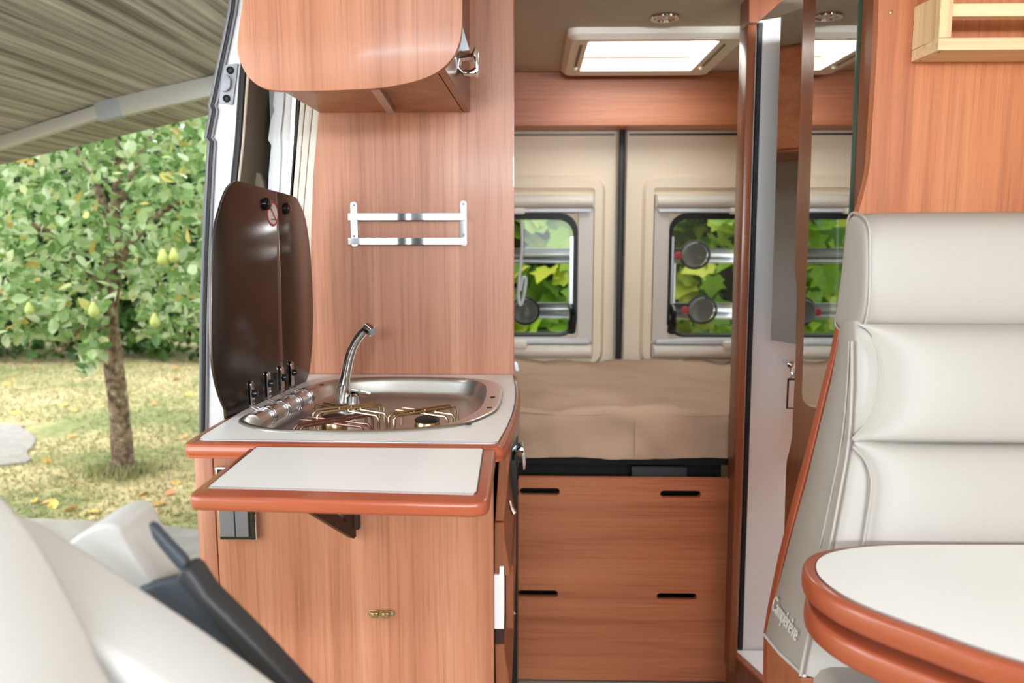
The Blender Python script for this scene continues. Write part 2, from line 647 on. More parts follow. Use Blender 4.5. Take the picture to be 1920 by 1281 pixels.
def door(name, x0, x1, gx0, gx1, side, lbl):
    """rear door: trim panel with a raised surround, window opening, blind boxes, pane and stays"""
    gz0, gz1 = 0.822, 1.312
    n = 6
    z0, z1 = 0.55, 1.66
    out = rrect(x0, x1, z0, z1, 0.003, n)
    e0 = rrect(gx0 - 0.11, gx1 + 0.11, gz0 - 0.125, gz1 + 0.15, 0.06, n)
    e1 = rrect(gx0 - 0.097, gx1 + 0.097, gz0 - 0.112, gz1 + 0.137, 0.052, n)
    e2 = rrect(gx0 - 0.066, gx1 + 0.066, gz0 - 0.09, gz1 + 0.10, 0.012, n)
    e3 = rrect(gx0 - 0.064, gx1 + 0.064, gz0 - 0.088, gz1 + 0.098, 0.012, n)
    inn = rrect(gx0, gx1, gz0, gz1, 0.07, n)

    def lp(o, y):
        return [(p[0], y, p[1]) for p in o]
    b = B().loft([lp(out, RY + 0.06), lp(out, RY), lp(e0, RY), lp(e1, RY - 0.018), lp(e2, RY - 0.018), lp(e3, RY - 0.002), lp(inn, RY - 0.002), lp(inn, RY + 0.06)], True, False, False)
    d = b.obj(name, M['beige'], kind='structure', label=lbl, smooth=30, origin=((x0 + x1) / 2, RY, z0))
    fo = rrect(gx0 - 0.062, gx1 + 0.062, gz0 - 0.02, gz1 + 0.03, 0.004, n)
    fi = rrect(gx0 - 0.004, gx1 + 0.004, gz0 - 0.003, gz1 + 0.004, 0.012, n)
    B().loft([lp(fo, RY - 0.003), lp(fo, RY - 0.028), lp(fi, RY - 0.022), lp(fi, RY - 0.003)], True, False, False).obj('window_frame', M['frame'], d)
    ro = rrect(gx0 - 0.002, gx1 + 0.002, gz0 - 0.002, gz1 + 0.002, 0.07, n)
    ri = rrect(gx0 + 0.012, gx1 - 0.012, gz0 + 0.006, gz1 - 0.022, 0.062, n)
    B().loft([lp(ro, RY - 0.004), lp(ri, RY - 0.002), lp(ri, RY + 0.075), lp(ro, RY + 0.075)], True, False, False).obj('rubber_seal', M['black'], d)
    B().loft([lp(ro, RY + 0.05), lp(ro, RY + 0.054)]).obj('pane', M['glass'], d)
    for nm, za, zb, yb in (('blind_box', gz1 + 0.022, gz1 + 0.074, -0.052), ('blind_box', gz0 - 0.082, gz0 - 0.028, -0.05)):
        prof = [(RY - 0.003, za)] + [(RY - 0.006 + yb * math.sin(PI * (k + .5) / 9) ** .6, za + (zb - za) * (0.5 - 0.5 * math.cos(PI * (k + .5) / 9))) for k in range(9)] + [(RY - 0.003, zb)]
        B().prism(prof, 'X', gx0 - 0.056, gx1 + 0.056).obj(nm, M['cream'], d)
        B().box(gx0 - 0.063, gx0 - 0.056, RY - 0.045, RY - 0.004, za, zb).box(gx1 + 0.056, gx1 + 0.063, RY - 0.045, RY - 0.004, za, zb).bevel(0.002, 1).obj('end_cap', M['frame'], d)
    B().box(gx0 - 0.05, gx1 + 0.05, RY - 0.045, RY - 0.03, gz1 + 0.004, gz1 + 0.018).bevel(0.004, 2).obj('blind_rail', M['white'], d)
    B().box(gx0 - 0.05, gx1 + 0.05, RY - 0.045, RY - 0.03, gz0 - 0.026, gz0 - 0.006).bevel(0.004, 2).obj('blind_rail', M['white'], d)
    # blind catches, window stay and its latch
    cx = at(1385, 400, Y=3.15).x if side > 0 else at(968, 402, Y=3.15).x
    B().box(cx - 0.035, cx + 0.035, RY - 0.07, RY - 0.03, gz1 - 0.004, gz1 + 0.022).bevel(0.008, 2).obj('blind_catch', M['cream'], d)
    B().box(cx - 0.045, cx + 0.045, RY - 0.07, RY - 0.03, gz0 - 0.045, gz0 - 0.012).bevel(0.01, 2).obj('blind_catch', M['cream'], d)
    sx = gx0 + 0.02 if side > 0 else gx1 - 0.02
    B().box(sx - 0.006, sx + 0.006, RY + 0.03, RY + 0.045, gz0 + 0.09, gz1 - 0.09).obj('window_stay', M['satin'], d)
    B().tube(smooth_loop([(sx, RY - 0.005, gz0 + 0.02), (sx, RY - 0.02, gz0 + 0.05), (sx + 0.004, RY - 0.018, gz0 + 0.09), (sx, RY + 0.02, gz0 + 0.12)], 4, False), [0.018] * 6 + [0.013] * 7, 8).obj('latch', M['blackgloss'], d)
    B().box(x0 + 0.01, x1 - 0.01, RY - 0.004, RY, 1.614, 1.622).obj('seam_or_shade', M['brownmetal'], d)  # dark strip painted in as the shadow line below the overhead board
    return d


door('door_1', -0.56, SE[0], -0.36, 0.186, -1, 'beige left rear door with blind and window, white cord in front')
door('door_2', SE[1], 1.26, 0.55, 1.09, 1, 'beige right rear door with blind and window')
seam_or_shade = B().box(SE[0] + 0.006, SE[1] - 0.008, RY - 0.03, RY + 0.06, 0.55, 1.66).bevel(0.004, 2).obj('trim_2', M['black'], kind='structure', label='black rubber seal between the rear doors')
for xx in (SE[0] + 0.002, SE[1] - 0.004):
    B().tube([(xx, RY - 0.026, 0.56), (xx, RY - 0.026, 1.65)], 0.0045, 8).obj('chrome_bead', M['satin'], seam_or_shade)
B().box(-0.56, 1.26, RY, RY + 0.06, -0.1, 0.55).obj('wall_rear', M['beige'], kind='structure', label='beige lined rear below the doors', smooth=0)
zb0, zb1 = at(965, 237, Y=3.06).z, CZ
bh = B().box(-0.56, 0.86, 3.06, 3.26, zb0, zb1).bevel(0.003, 1).obj('overhead_board', M['wood_h'], label='horizontal cherry wood board under the ceiling above the rear doors', cat='board')

rl = thing('rear_locker', 'cherry wood locker along the left wall over the bed, seen only in the narrow mirror', 'locker', (-0.33, 2.45, 1.49))
B().box(-0.558, -0.105, 1.90, 3.05, 1.49, CZ - 0.002).bevel(0.003, 1).obj('body', M['wood_h'], rl)
B().box(-0.105, -0.09, 1.92, 3.03, 1.50, CZ - 0.012).bevel(0.004, 2).obj('locker_door', M['wood_h'], rl)
# ---- roof hatch and ceiling light
ht = thing('roof_hatch', 'bright cream framed roof hatch in the ceiling above the bed', 'hatch', ((hx0 + hx1) / 2, (hy0 + hy1) / 2, CZ))
hc = ((hx0 + hx1) / 2, (hy0 + hy1) / 2)


def lz(o, z):
    return [(p[0], p[1], z) for p in o]


ho = rrect(hx0 - 0.066, hx1 + 0.075, hy0 - 0.035, hy1 + 0.045, 0.03)
hm = rrect(hx0 - 0.050, hx1 + 0.060, hy0 - 0.022, hy1 + 0.034, 0.03)
hi = rrect(hx0, hx1, hy0 + 0.03, hy1 - 0.015, 0.01)
B().loft([lz(ho, CZ + 0.001), lz(ho, CZ - 0.018), lz(hm, CZ - 0.032), lz(hi, CZ - 0.026), lz(hi, CZ + 0.075)], True, False, False).obj('hatch_frame', M['cream'], ht)
for sx, dx in ((hx0 - 0.02, 0.0), (hx1 + 0.02, 0.0)):
    B().box(sx - 0.004, sx + 0.004, hy0 + 0.06, hy1 - 0.12, CZ - 0.032, CZ - 0.022).obj('slot', M['beige_d'], ht)
    B().ball((sx, hy1 - 0.09, CZ - 0.03), 0.009).obj('catch', M['cream'], ht)
B().box(hx0 + 0.005, hx1 - 0.005, hy1 - 0.06, hy1 - 0.03, CZ + 0.012, CZ + 0.022).bevel(0.003).obj('blind_bar', M['cream'], ht)
dome = []
for k in range(5):
    a = k / 4 * PI / 2
    s_ = math.cos(a) if k < 4 else 0.02
    dome.append(lz([(hc[0] + (p[0] - hc[0]) * s_, hc[1] + (p[1] - hc[1]) * s_) for p in hi], CZ + 0.075 + 0.04 * math.sin(a)))
B().loft(dome, True, False, True).obj('dome', M['dome'], ht)
lc = at(1247, 31, Z=CZ)
lt = thing('ceiling_lamp', 'small round chrome rimmed ceiling lamp in front of the roof hatch', 'lamp', (lc.x, lc.y, CZ))
B().lathe([(0.036, 0), (0.040, 0.003), (0.039, 0.007), (0.034, 0.007), (0.032, 0.002)], lc, (0, 0, -1), 28).obj('rim', M['chrome'], lt)
B().lathe([(0.032, 0.001), (0.02, 0.004), (0.0, 0.005)], lc, (0, 0, -1), 24).obj('lens', M['cream'], lt)
B().box(lc.x - 0.003, lc.x + 0.003, lc.y - 0.045, lc.y - 0.02, CZ - 0.012, CZ - 0.004).bevel(0.001, 1).obj('switch', M['chrome'], lt)

# ================================================================== BED
bx0, bx1 = -0.54, 0.9
bed = thing('mattress', 'thick mattress under a wrinkled taupe sheet below the rear doors', 'mattress', (0.05, 2.7, 0.55))
nx, prof = 60, []
ZT0, ZT1 = at(1150, 768, Y=2.28).z, 0.725
for k in range(26):
    prof.append((3.17 - (3.17 - 2.31) * k / 25, ZT1 + (ZT0 - ZT1) * k / 25))
for k in range(1, 6):
    a = k / 5 * PI / 2
    prof.append((2.31 - 0.035 * math.sin(a), ZT0 - 0.03 + 0.03 * math.cos(a)))
zb = at(1150, 859, Y=2.28).z
for k in range(1, 12):
    prof.append((2.275, ZT0 - 0.03 - (ZT0 - 0.03 - zb) * k / 11))
bm = B()
rows = []
for j, (y, z) in enumerate(prof):
    row = []
    for i in range(nx + 1):
        x = bx0 + (bx1 - bx0) * i / nx
        p = Vector((x * 5, y * 7, z * 6))
        w = noise.fractal(p, 1.0, 2.0, 4)
        w2 = noise.noise(Vector((x * 3, y * 9 + x * 4, z * 14)))
        dz = 0.020 * w + 0.014 * w2 + 0.007 * noise.noise(Vector((x * 13, y * 15, 7))) + 0.014 * abs(noise.noise(Vector((x * 4 + y * 3, y * 11 - x * 5, 2.0))))
        front = max(0, min(1, (j - 26) / 5))
        yy = y - front * (0.012 * w2 + 0.016 * noise.noise(Vector((x * 7, 0, z * 9))) + 0.008 * noise.noise(Vector((x * 22 + z * 9, 3, z * 12))))
        hem = 0.010 * noise.noise(Vector((x * 4, 5, 0))) * (1 if j == len(prof) - 1 else 0)
        row.append(bm.bm.verts.new((x, yy, z + dz * (1 - 0.7 * front) + hem)))
    rows.append(row)
for a, b in zip(rows, rows[1:]):
    for i in range(nx):
        bm.bm.faces.new((a[i], a[i + 1], b[i + 1], b[i]))
bm.obj('sheet', M['sheet'], bed, smooth=180)
xs0 = at(1192, 800, Y=2.27).x
B().tube([(xs0, 2.268, zb + 0.006), (xs0 - 0.002, 2.268, ZT0 - 0.03)], 0.0018, 6).obj('seam_or_shade', M['sheet'], bed)
B().tube(smooth_loop([(bx0 + (bx1 - bx0) * k / 14, 2.281, ZT0 - 0.013 + 0.005 * math.sin(k * 1.7)) for k in range(15)], 3, False), 0.0025, 6).obj('piping', M['sheet'], bed)
B().box(bx0 + 0.01, bx1 - 0.01, 2.32, 3.16, zb + 0.01, ZT0 - 0.035).obj('core', M['sheet'], bed)
DY = 2.2
x0, x1 = -0.054, at(1372, 1000, Y=DY).x
zt, zbm = at(1150, 897, Y=DY).z, at(1150, 1276, Y=DY).z
base = thing('bed_base', 'cherry wood bed base with slotted front and dark gap under the mattress', 'bed base', (0.25, DY, 0))
holes = []
for px, py in ((1012, 922), (1276, 927), (1009, 1113.5), (1269, 1119)):
    c = at(px, py, Y=DY)
    holes.append([(p[0], p[1]) for p in rrect(c.x - 0.058, c.x + 0.058, c.z - 0.0105, c.z + 0.0105, 0.0104, 4)])
B().prism([(-0.09, zbm), (x1, zbm), (x1 + 0.008, zt), (-0.09, zt)], 'Y', DY, DY + 0.018, holes).obj('front_panel', M['wood_h'], base, smooth=20)
for h in holes:
    B().loft([[(p[0], DY + 0.0005, p[1]) for p in offset(h, 0.0015)], [(p[0], DY + 0.017, p[1]) for p in h]], True, False, False).obj('slot_lining', M['black'], base)
B().box(-0.1, x1, DY + 0.15, DY + 0.17, zbm, zb - 0.005).obj('shade_back', M['void'], base)  # near-black sheet painted as the shade behind the slots
B().box(-0.5, 0.9, 2.3, 3.15, zb - 0.025, zb - 0.002).obj('bed_board', M['void'], base)  # coloured near-black as the shade in the gap under the mattress
B().box(0.30, 0.46, 2.27, 2.285, zt - 0.03, zt + 0.012).obj('inner_rail', M['charcoal_d'], base)

# white cord in front of left rear window
cp = smooth_loop([at(x, y, Y=3.1) for x, y in ((978, 412), (979, 450), (977, 490), (973, 530), (972, 558), (976, 572), (981, 560), (986, 530), (984, 520), (979, 525), (976, 545))], 5, False)
B().tube(cp, 0.006, 8).obj('window_cord', M['white'], label='thin white looped cord hanging in front of the left rear window', cat='cord')

# ================================================================== BATHROOM
JY = 2.2
post = [[at(x, y, Y=JY - 0.06) for x, y in p] for p in (((1404, -60), (1420, -60), (1382, 1281), (1365, 1281)),)][0]
po = B().prism([at(1404, -30, Y=2.14), at(1421, -30, Y=2.14), at(1381, 1262, Y=2.14), at(1367, 1262, Y=2.14)], 'Y', 2.14, 2.22).bevel(0.003, 2).obj('trim_3', M['wood_d'], kind='structure', label='narrow brown wooden post between bed and washroom')
wl = thing('washroom_wall', 'white plastic washroom wall with black seal strip beside the brown post', 'wall panel', (0.75, JY, 0))
B().prism([at(1418, 40, Y=JY), Vector((1.2, JY, at(1420, -30, Y=JY).z)), Vector((1.2, JY, -0.08)), at(1381, 1262, Y=JY)], 'Y', JY, JY + 0.03).obj('panel', M['whitewall'], wl)
B().prism([at(1421, 42, Y=JY - 0.008), at(1431, 42, Y=JY - 0.008), at(1393, 1219, Y=JY - 0.008), at(1384, 1219, Y=JY - 0.008)], 'Y', JY - 0.008, JY + 0.001).bevel(0.002, 1).obj('seal_strip', M['black'], wl)
hd = B().prism([at(1405, 42, Y=2.12), at(1420, 42, Y=2.12), at(1475, -6, Y=2.12), at(1475, -60, Y=2.12), at(1405, -60, Y=2.12)], 'Y', 2.12, 2.2).obj('trim_4', M['wood_d'], kind='structure', label='brown wooden header over the washroom doorway')
B().prism([(0.61, 2.19), (0.60, 2.19), (0.72, 1.82), (1.25, 1.82), (1.25, 2.19)], 'Z', -0.082, 0.03).bevel(0.004, 2).obj('shower_tray', M['whitewall'], label='white shower tray on the washroom floor behind the bench', cat='shower tray')
B().prism([(0.575, 2.19), (0.597, 2.19), (0.715, 1.82), (0.69, 1.82)], 'Z', -0.082, 0.034).bevel(0.003, 1).obj('trim_5', M['wood_d'], kind='structure', label='brown wooden threshold at the washroom')
# vanity mirror, turned towards the aisle
vm = thing('vanity_mirror', 'tall narrow mirror on the white washroom wall left of the brown door', 'mirror', (0.70, 2.1, 1.0))
p0, p1 = Vector((0, 2.02)), Vector((0, 1.90))
p0.x, p1.x = at(1455, 330, Y=2.02).x, at(1455, 330, Y=2.02).x + 0.062
zt_, zb_ = at(1462, 29, Y=2.02).z, at(1443, 638, Y=2.02).z
nrm = Vector((-(p1 - p0).y, (p1 - p0).x)).normalized()
if nrm.x > 0:
    nrm = -nrm
q0, q1 = p0 - nrm * 0.012, p1 - nrm * 0.012
lean = at(1443, 638, Y=2.02).x - at(1462, 29, Y=2.02).x


def vml(e):
    r = []
    for z, dx in ((zt_, -lean / 2), (zb_, lean / 2)):
        r.append([(p.x + dx, p.y, z) for p in e])
    return r


(ta, tb), (ba, bb) = vml((p0, p1))
(tc_, td), (bc_, bd) = vml((q0, q1))
B().hexa([ta, tb, bb, ba], [tc_, td, bd, bc_]).obj('glass_plate', M['mirror'], vm, smooth=0)
w0, w1 = p0 - nrm * 0.004, p1 - nrm * 0.014
B().hexa([(q0.x - lean / 2, q0.y, zt_), (q0.x - lean / 2 + 0.2, q0.y + 0.16, zt_), (q0.x + lean / 2 + 0.2, q0.y + 0.16, zb_), (q0.x + lean / 2, q0.y, zb_)], [(q1.x - lean / 2, q1.y, zt_), (q1.x - lean / 2 + 0.2, q1.y + 0.16, zt_), (q1.x + lean / 2 + 0.2, q1.y + 0.16, zb_), (q1.x + lean / 2, q1.y, zb_)]).obj('cabinet_body', M['whitewall'], vm)
# hook with tag
hk = at(1483, 684, Y=2.12)
hkt = thing('hook', 'small chrome hook on the white washroom wall', 'hook', hk)
B().lathe([(0.006, -0.06), (0.006, -0.01), (0.011, 0.0), (0.011, 0.006), (0.004, 0.012)], hk, (0, -1, 0), 14).obj('peg', M['chrome'], hkt)
B().tube(smooth_loop([hk + Vector(p) for p in ((0, -0.008, -0.006), (-0.002, -0.012, -0.018), (0.004, -0.016, -0.026), (0.008, -0.014, -0.02))], 4, False), 0.0035, 8).obj('hook_arm', M['chrome'], hkt)
tg = thing('hanging_tag', 'white tag in a black frame hanging from the chrome hook', 'tag', hk + Vector((0.012, -0.01, -0.115)))
tx0, tx1, tz0, tz1 = hk.x - 0.011, hk.x + 0.04, at(1480, 765, Y=2.1).z, at(1480, 712, Y=2.1).z
B().box(tx0, tx1, 2.098, 2.102, tz0, tz1).obj('tag_face', M['white'], tg)
B().prism([(tx0 - 0.002, tz0 - 0.002), (tx1 + 0.002, tz0 - 0.002), (tx1 + 0.002, tz1 + 0.003), (tx0 - 0.002, tz1 + 0.003)], 'Y', 2.096, 2.104, [[(tx0 + 0.0005, tz0 + 0.0005), (tx1, tz0 + 0.0005), (tx1, tz1 - 0.001), (tx0 + 0.0005, tz1 - 0.001)]]).obj('tag_frame', M['black'], tg)
B().tube([(tx0, 2.1, tz1 + 0.002), (hk.x + 0.004, 2.104, hk.z - 0.026), (tx1, 2.1, tz1 + 0.002)], 0.002, 6).obj('tag_cord', M['satin'], tg)

# door with mirror (plane X = const, seen very obliquely)
DX = 0.60
dl = [at(x, y, X=DX) for x, y in ((1507, -40), (1503, 120), (1497, 300), (1492, 420), (1490, 500), (1494, 545), (1493, 600), (1491, 690), (1487, 770), (1485, 818), (1480, 845), (1475, 866), (1473, 905), (1470, 1015), (1466, 1130))]
dl = smooth_loop(dl, 3, False)
dr = [(DX, 1.413, dl[-1].z), (DX, 1.413, dl[0].z)]
wdoor = thing('washroom_door', 'brown wooden washroom door with wavy edge and a tall mirror', 'door', (DX, 1.6, 0))
B().prism([tuple(p) for p in dl] + dr, 'X', DX, DX + 0.025).obj('door_panel', M['wood_d'], wdoor, smooth=30)
ml = [at(x, y, X=DX) for x, y in ((1536, -40), (1532, 82), (1525.5, 295), (1522, 400), (1512, 609), (1508, 738), (1509, 748), (1513, 756), (1524, 763), (1540, 766), (1560, 766))]
mr = [at(x, y, X=DX) for x, y in ((1596, 766), (1594, 600), (1598, 393), (1601, 328), (1609, 138), (1618, -40))]
mo = [(p.y, p.z) for p in ml + mr]
B().prism(mo, 'X', DX - 0.005, DX - 0.0005).obj('mirror_glass', M['mirror'], wdoor, smooth=0)
B().prism([(p.y, p.z) for p in mr[1:]] + [(p.y - 0.005, p.z) for p in mr[1:]][::-1], 'X', DX - 0.0065, DX - 0.0005).obj('glass_edge', M['mirror_edge'], wdoor, smooth=0)

# ---- partition behind the bench
PY = 1.39
pl = smooth_loop([at(x, y, Y=PY) for x, y in ((1649, -40), (1645, 80), (1638, 197), (1634, 260), (1630.5, 311), (1624, 345), (1617, 372), (1611, 393), (1603, 430), (1596, 500))], 3, False)
pt = B().prism([(pl[0].x + 0.002, PY, CZ - 0.002)] + [tuple(p) for p in pl] + [(0.60, PY, 0.75), (0.60, PY, -0.082), (1.26, PY, -0.082), (1.26, PY, CZ - 0.002)], 'Y', PY, PY + 0.02).obj('bulkhead_panel', M['wood_p'], label='cherry wood bulkhead panel behind the cream bench with wavy left edge', cat='panel', smooth=30)
sc = at(1671, 23, Y=PY)
B().lathe([(0.0032, 0), (0.0032, 0.001), (0.0012, 0.0012)], sc, (0, -1, 0), 10).obj('screw', M['brass'], pt)

# ---- pine shelf
sh = thing('pine_shelf', 'raw pine box shelf with two front rails on the bulkhead panel', 'shelf', (0.8, PY - 0.05, 1.63))
SL, SR = at(1711, 60, Y=PY).x, 1.22
yb_, yf_ = PY - 0.001, 1.30
zb2 = at(1711, 117, Y=PY).z
th = 0.0185
e1_ = at(1785, 0, Y=yf_).x
t_ = 0.019
slant = [(yf_, zb2 + th), (yb_, zb2 + th), (yb_, at(1714, 13, Y=PY).z), (yf_, at(1757, -22, Y=yf_).z), (yf_, zb2 + th)]
B().prism([(yf_, zb2 + th), (yb_, zb2 + th), (yb_, at(1714, 13, Y=PY).z), (yb_ - 0.05, at(1738, 0, Y=PY - 0.05).z), (yb_ - 0.05, at(1738, 0, Y=PY - 0.05).z + 0.14), (yf_, at(1738, 0, Y=PY - 0.05).z + 0.14)], 'X', SL, SL + t_).bevel(0.0008, 1).obj('side_board', M['pine_z'], sh)
B().box(SL, SR, yf_, yb_, zb2, zb2 + th - 0.0004).bevel(0.0008, 1).obj('base_board', M['pine'], sh)
r0, r1 = at(1800, 33, Y=yf_ + 0.012).z, at(1800, 9, Y=yf_ + 0.012).z
B().box(SL + t_, SR, yf_ + 0.004, yf_ + 0.018, r0, r1).bevel(0.001, 1).obj('front_rail', M['pine'], sh)
for p in ((SL + 0.01, yf_ + 0.015), (SL + 0.01, yb_ - 0.012)):
    B().lathe([(0.0022, 0), (0.0016, 0.0006)], (p[0], p[1], zb2), (0, 0, -1), 8).obj('screw', M['brownmetal'], sh)

# ================================================================== KITCHEN
KX0, KX1, KY0 = at(362, 850, Y=1.27).x, at(925.5, 1100, Y=1.27).x, 1.27
ku = thing('kitchen_unit', 'cherry wood kitchen cabinet beside the open sliding door', 'cabinet', ((KX0 + KX1) / 2, 1.55, 0))
seamx = at(406, 1000, Y=1.27).x
B().box(seamx + 0.0012, KX1, KY0, KY0 + 0.018, -0.082, 0.874).bevel(0.0012, 1).obj('end_panel', M['wood'], ku)
B().box(KX0, seamx - 0.0008, KY0 + 0.001, KY0 + 0.018, -0.082, 0.874).bevel(0.003, 2).obj('corner_strip', M['wood'], ku)
B().box(KX0 + 0.004, KX0 + 0.02, KY0 + 0.018, 1.85, -0.082, 0.874).obj('side_panel', M['wood'], ku)
B().box(KX0 + 0.025, KX1 - 0.012, KY0 + 0.02, 1.64, 0.02, 0.80).obj('carcass', M['void'], ku)
# drawer fronts on the aisle side, with flared grip profile
DYa, DYb = 1.296, 1.64


def P1(x, y):
    p = at(x, y, Y=DYa)
    return (p.x, p.z)


for prof in ([(936, 851), (952, 849), (957, 857), (945, 978), (928, 978)],
             [(927.5, 980), (945, 980.5), (946, 1008), (956, 1070), (957, 1080), (946, 1080), (946, 1061), (936, 1061), (936, 1076), (926.5, 1076)],
             [(928, 1209), (945.5, 1209.5), (947.5, 1236), (953, 1260), (957, 1300), (958, 1325), (930, 1325)]):
    B().prism([P1(*p) for p in prof], 'Y', DYa, DYb).bevel(0.0012, 1).obj('drawer_front', M['wood_d'], ku)
B().prism([P1(*p) for p in ((947, 1083), (961, 1083), (961, 1205), (947, 1205))], 'Y', DYa + 0.05, DYb).obj('drawer_front', M['wood_d'], ku)
B().prism([P1(*p) for p in ((928, 1180), (945, 1180), (945, 1208), (929, 1208))], 'Y', DYa + 0.004, DYb).obj('drawer_rail', M['brownmetal'], ku)
B().prism([P1(*p) for p in ((926.5, 1077), (936.3, 1077), (936.3, 1062), (945, 1062), (945, 1179), (926.5, 1179))], 'Y', DYa - 0.002, DYa + 0.2).bevel(0.0006, 1).obj('drawer_end', M['laminate'], ku, label='white drawer end between two brown fronts')
for px, py in ((957, 962), (958, 1150)):
    c = at(px, py, Y=1.42)
    B().tube([c + Vector((-0.002, 0, 0.024)), c + Vector((0.001, 0, 0.01)), c + Vector((0.006, 0, -0.001))], [0.003, 0.0035, 0.005], 8).obj('knob', M['chrome'], ku)
# fridge
fr = thing('fridge', 'black fridge with a chrome handle under the rear end of the worktop', 'fridge', (-0.2, 1.74, 0.02))
B().box(-0.5, -0.026, 1.655, 1.845, 0.02, 0.82).bevel(0.004, 2).obj('fridge_door', M['blackgloss'], fr)
c = at(950, 845, Y=1.50)
B().prism([(-0.05, 1.50), (-0.044, 1.49), (-0.022, 1.66), (-0.03, 1.66)], 'Z', at(950, 851, Y=1.5).z, at(955, 812, Y=1.5).z + 0.012).bevel(0.003, 2).obj('hinge_plate', M['satin'], fr)
hp = [at(x, y, Y=1.64) for x, y in ((966, 846), (973, 838), (981, 836), (985, 846), (987, 866), (985, 880), (979, 880), (977, 858), (966, 852))]
B().prism([tuple(p) for p in hp], 'Y', 1.63, 1.68).bevel(0.003, 2).obj('handle', M['chrome'], fr)
B().prism([tuple(at(x, y, Y=1.64)) for x, y in ((964, 852), (977, 856), (977, 868), (964, 866))], 'Y', 1.64, 1.66).obj('handle_base', M['black'], fr)

# ---- worktop
cl = [(at(357, 838, Z=0.888)), at(360, 832, Z=0.888)]
wt = [(-0.545, 1.217), (-0.060, 1.205), (-0.048, 1.208), (-0.040, 1.215), (-0.0365, 1.226), (-0.028, 1.34), (-0.0215, 1.43), (-0.0175, 1.53), (-0.017, 1.62), (-0.020, 1.72), (-0.026, 1.80), (-0.032, 1.856), (-0.552, 1.856), (-0.557, 1.85), (-0.558, 1.24), (-0.554, 1.223)]
inner = [(-0.530, 1.247), (-0.064, 1.235), (-0.056, 1.238), (-0.051, 1.245), (-0.041, 1.34), (-0.0345, 1.43), (-0.031, 1.53), (-0.031, 1.62), (-0.034, 1.72), (-0.0385, 1.80), (-0.041, 1.855), (-0.53, 1.855), (-0.541, 1.849), (-0.543, 1.27), (-0.539, 1.252)]
sinkpx = [(447, 790), (462, 801), (500, 809), (560, 813), (640, 814), (720, 812.5), (800, 807), (870, 798), (915, 782), (936, 766), (943, 738), (934, 722), (905, 714.5), (850, 711), (760, 709), (690, 710), (625, 715), (575, 727), (530, 747), (480, 772)]
ZC = 0.9
sk = xy(smooth_loop([at(x, y, Z=ZC) for x, y in sinkpx], 4))
wk = thing('worktop', 'white laminate kitchen worktop with rounded orange edge', 'worktop', (-0.3, 1.5, 0.875))
cut = offset(sk, -0.006)
B().prism(inner, 'Z', 0.890, ZC, [cut]).obj('laminate_top', M['laminate'], wk, smooth=20)


def edge_band(b, outer, inn, z0, z1):
    """rounded nosing between an outer outline and the inner sheet: strip of quads built from matching samples"""
    loops = []
    R = (z1 - z0) / 2
    oi = inn
    for k in range(7):
        a = PI / 2 - PI * k / 6
        loops.append([(p[0], p[1], z0 + R + R * 0.98 * math.sin(a)) for p in offset(outer, -R * 0.75 * (1 - math.cos(a)))])
    b.loft(loops, True, True, True)
    return b


B().prism(offset(wt, -0.004), 'Z', 0.876, 0.8985, [cut]).obj('board', M['edge'], wk, smooth=20)
b = B()
Rr = 0.0125
loops = []
for k in range(9):
    a = PI / 2 - PI * k / 8
    loops.append([(p[0], p[1], 0.8875 + Rr * math.sin(a)) for p in offset(wt, -0.010 * (1 - math.cos(a)) - 0.002)])
loops = [[(p[0], p[1], 0.899) for p in offset(wt, -0.016)]] + loops
b.loft(loops, True, False, False).obj('edge_band', M['edge'], wk, smooth=60)
B().loft([lz(inner, ZC + 0.0004), lz(offset(inner, 0.0018), ZC + 0.0003)], True, False, False).obj('joint_line', M['brownmetal'], wk)

# ---- sink with hob
sn = thing('sink', 'oval stainless sink and hob set into the white worktop', 'sink', (-0.28, 1.53, 0.84))
zf = 0.862


def sinkloop(k, z, flange=True):
    o = offset(sk, -k)
    r = []
    for p in o:
        w = max(0, min(1, (p[0] + 0.17) / 0.1)) if flange else 0
        r.append((p[0] - 0.022 * w, p[1] + (0.012 * w if p[1] < 1.5 else 0), z))
    return r


def shr(f, z):
    cx_, cy_ = -0.285, 1.535
    return [(cx_ + (p[0] - cx_) * f, cy_ + (p[1] - cy_) * f, z) for p in sinkloop(0.012, 0)]


L0 = [lz(sk, ZC + 0.0005), lz(offset(sk, -0.002), ZC + 0.004), lz(offset(sk, -0.007), ZC + 0.005), sinkloop(0.012, ZC + 0.003), shr(0.985, ZC - 0.006), shr(0.96, zf + 0.012), shr(0.94, zf + 0.003), shr(0.9, zf), shr(0.5, zf - 0.004)]
B().loft(L0, True, False, True).obj('basin', M['steel'], sn, smooth=50)
for px, py in ((924, 745), (918, 765), (878, 796), (603, 722)):
    c = at(px, py, Z=ZC + 0.004)
    B().lathe([(0.006, 0), (0.005, 0.0012), (0.001, 0.0014)], c, (0, 0, 1), 10).obj('rim_plug', M['black'], sn)
ha, hb = at(458, 797, Z=0.892), at(580, 741, Z=0.892)
ha += Vector((0.012, 0.01, 0)); hb += Vector((0.0, -0.01, 0))
B().tube([ha, hb], 0.0165, 18).obj('hinge_tube', M['steel'], sn)
hd_ = (hb - ha).normalized()
side = Vector((-hd_.y, hd_.x, 0))
for f in (0.22, 0.47, 0.70, 0.93):
    for g in (-0.006, 0.006):
        c = ha + (hb - ha) * f + hd_ * g
        arc = [c + side * (0.030 * 1) + Vector((0, 0, 0.022))] + [c + side * (0.0185 * math.cos(a)) + Vector((0, 0, 0.0185 * math.sin(a))) for a in [PI * 0.25 + PI * 0.95 * k / 9 for k in range(10)]]
        B().tube(arc, 0.0016, 6).obj('hinge_wire', M['chrome'], sn)
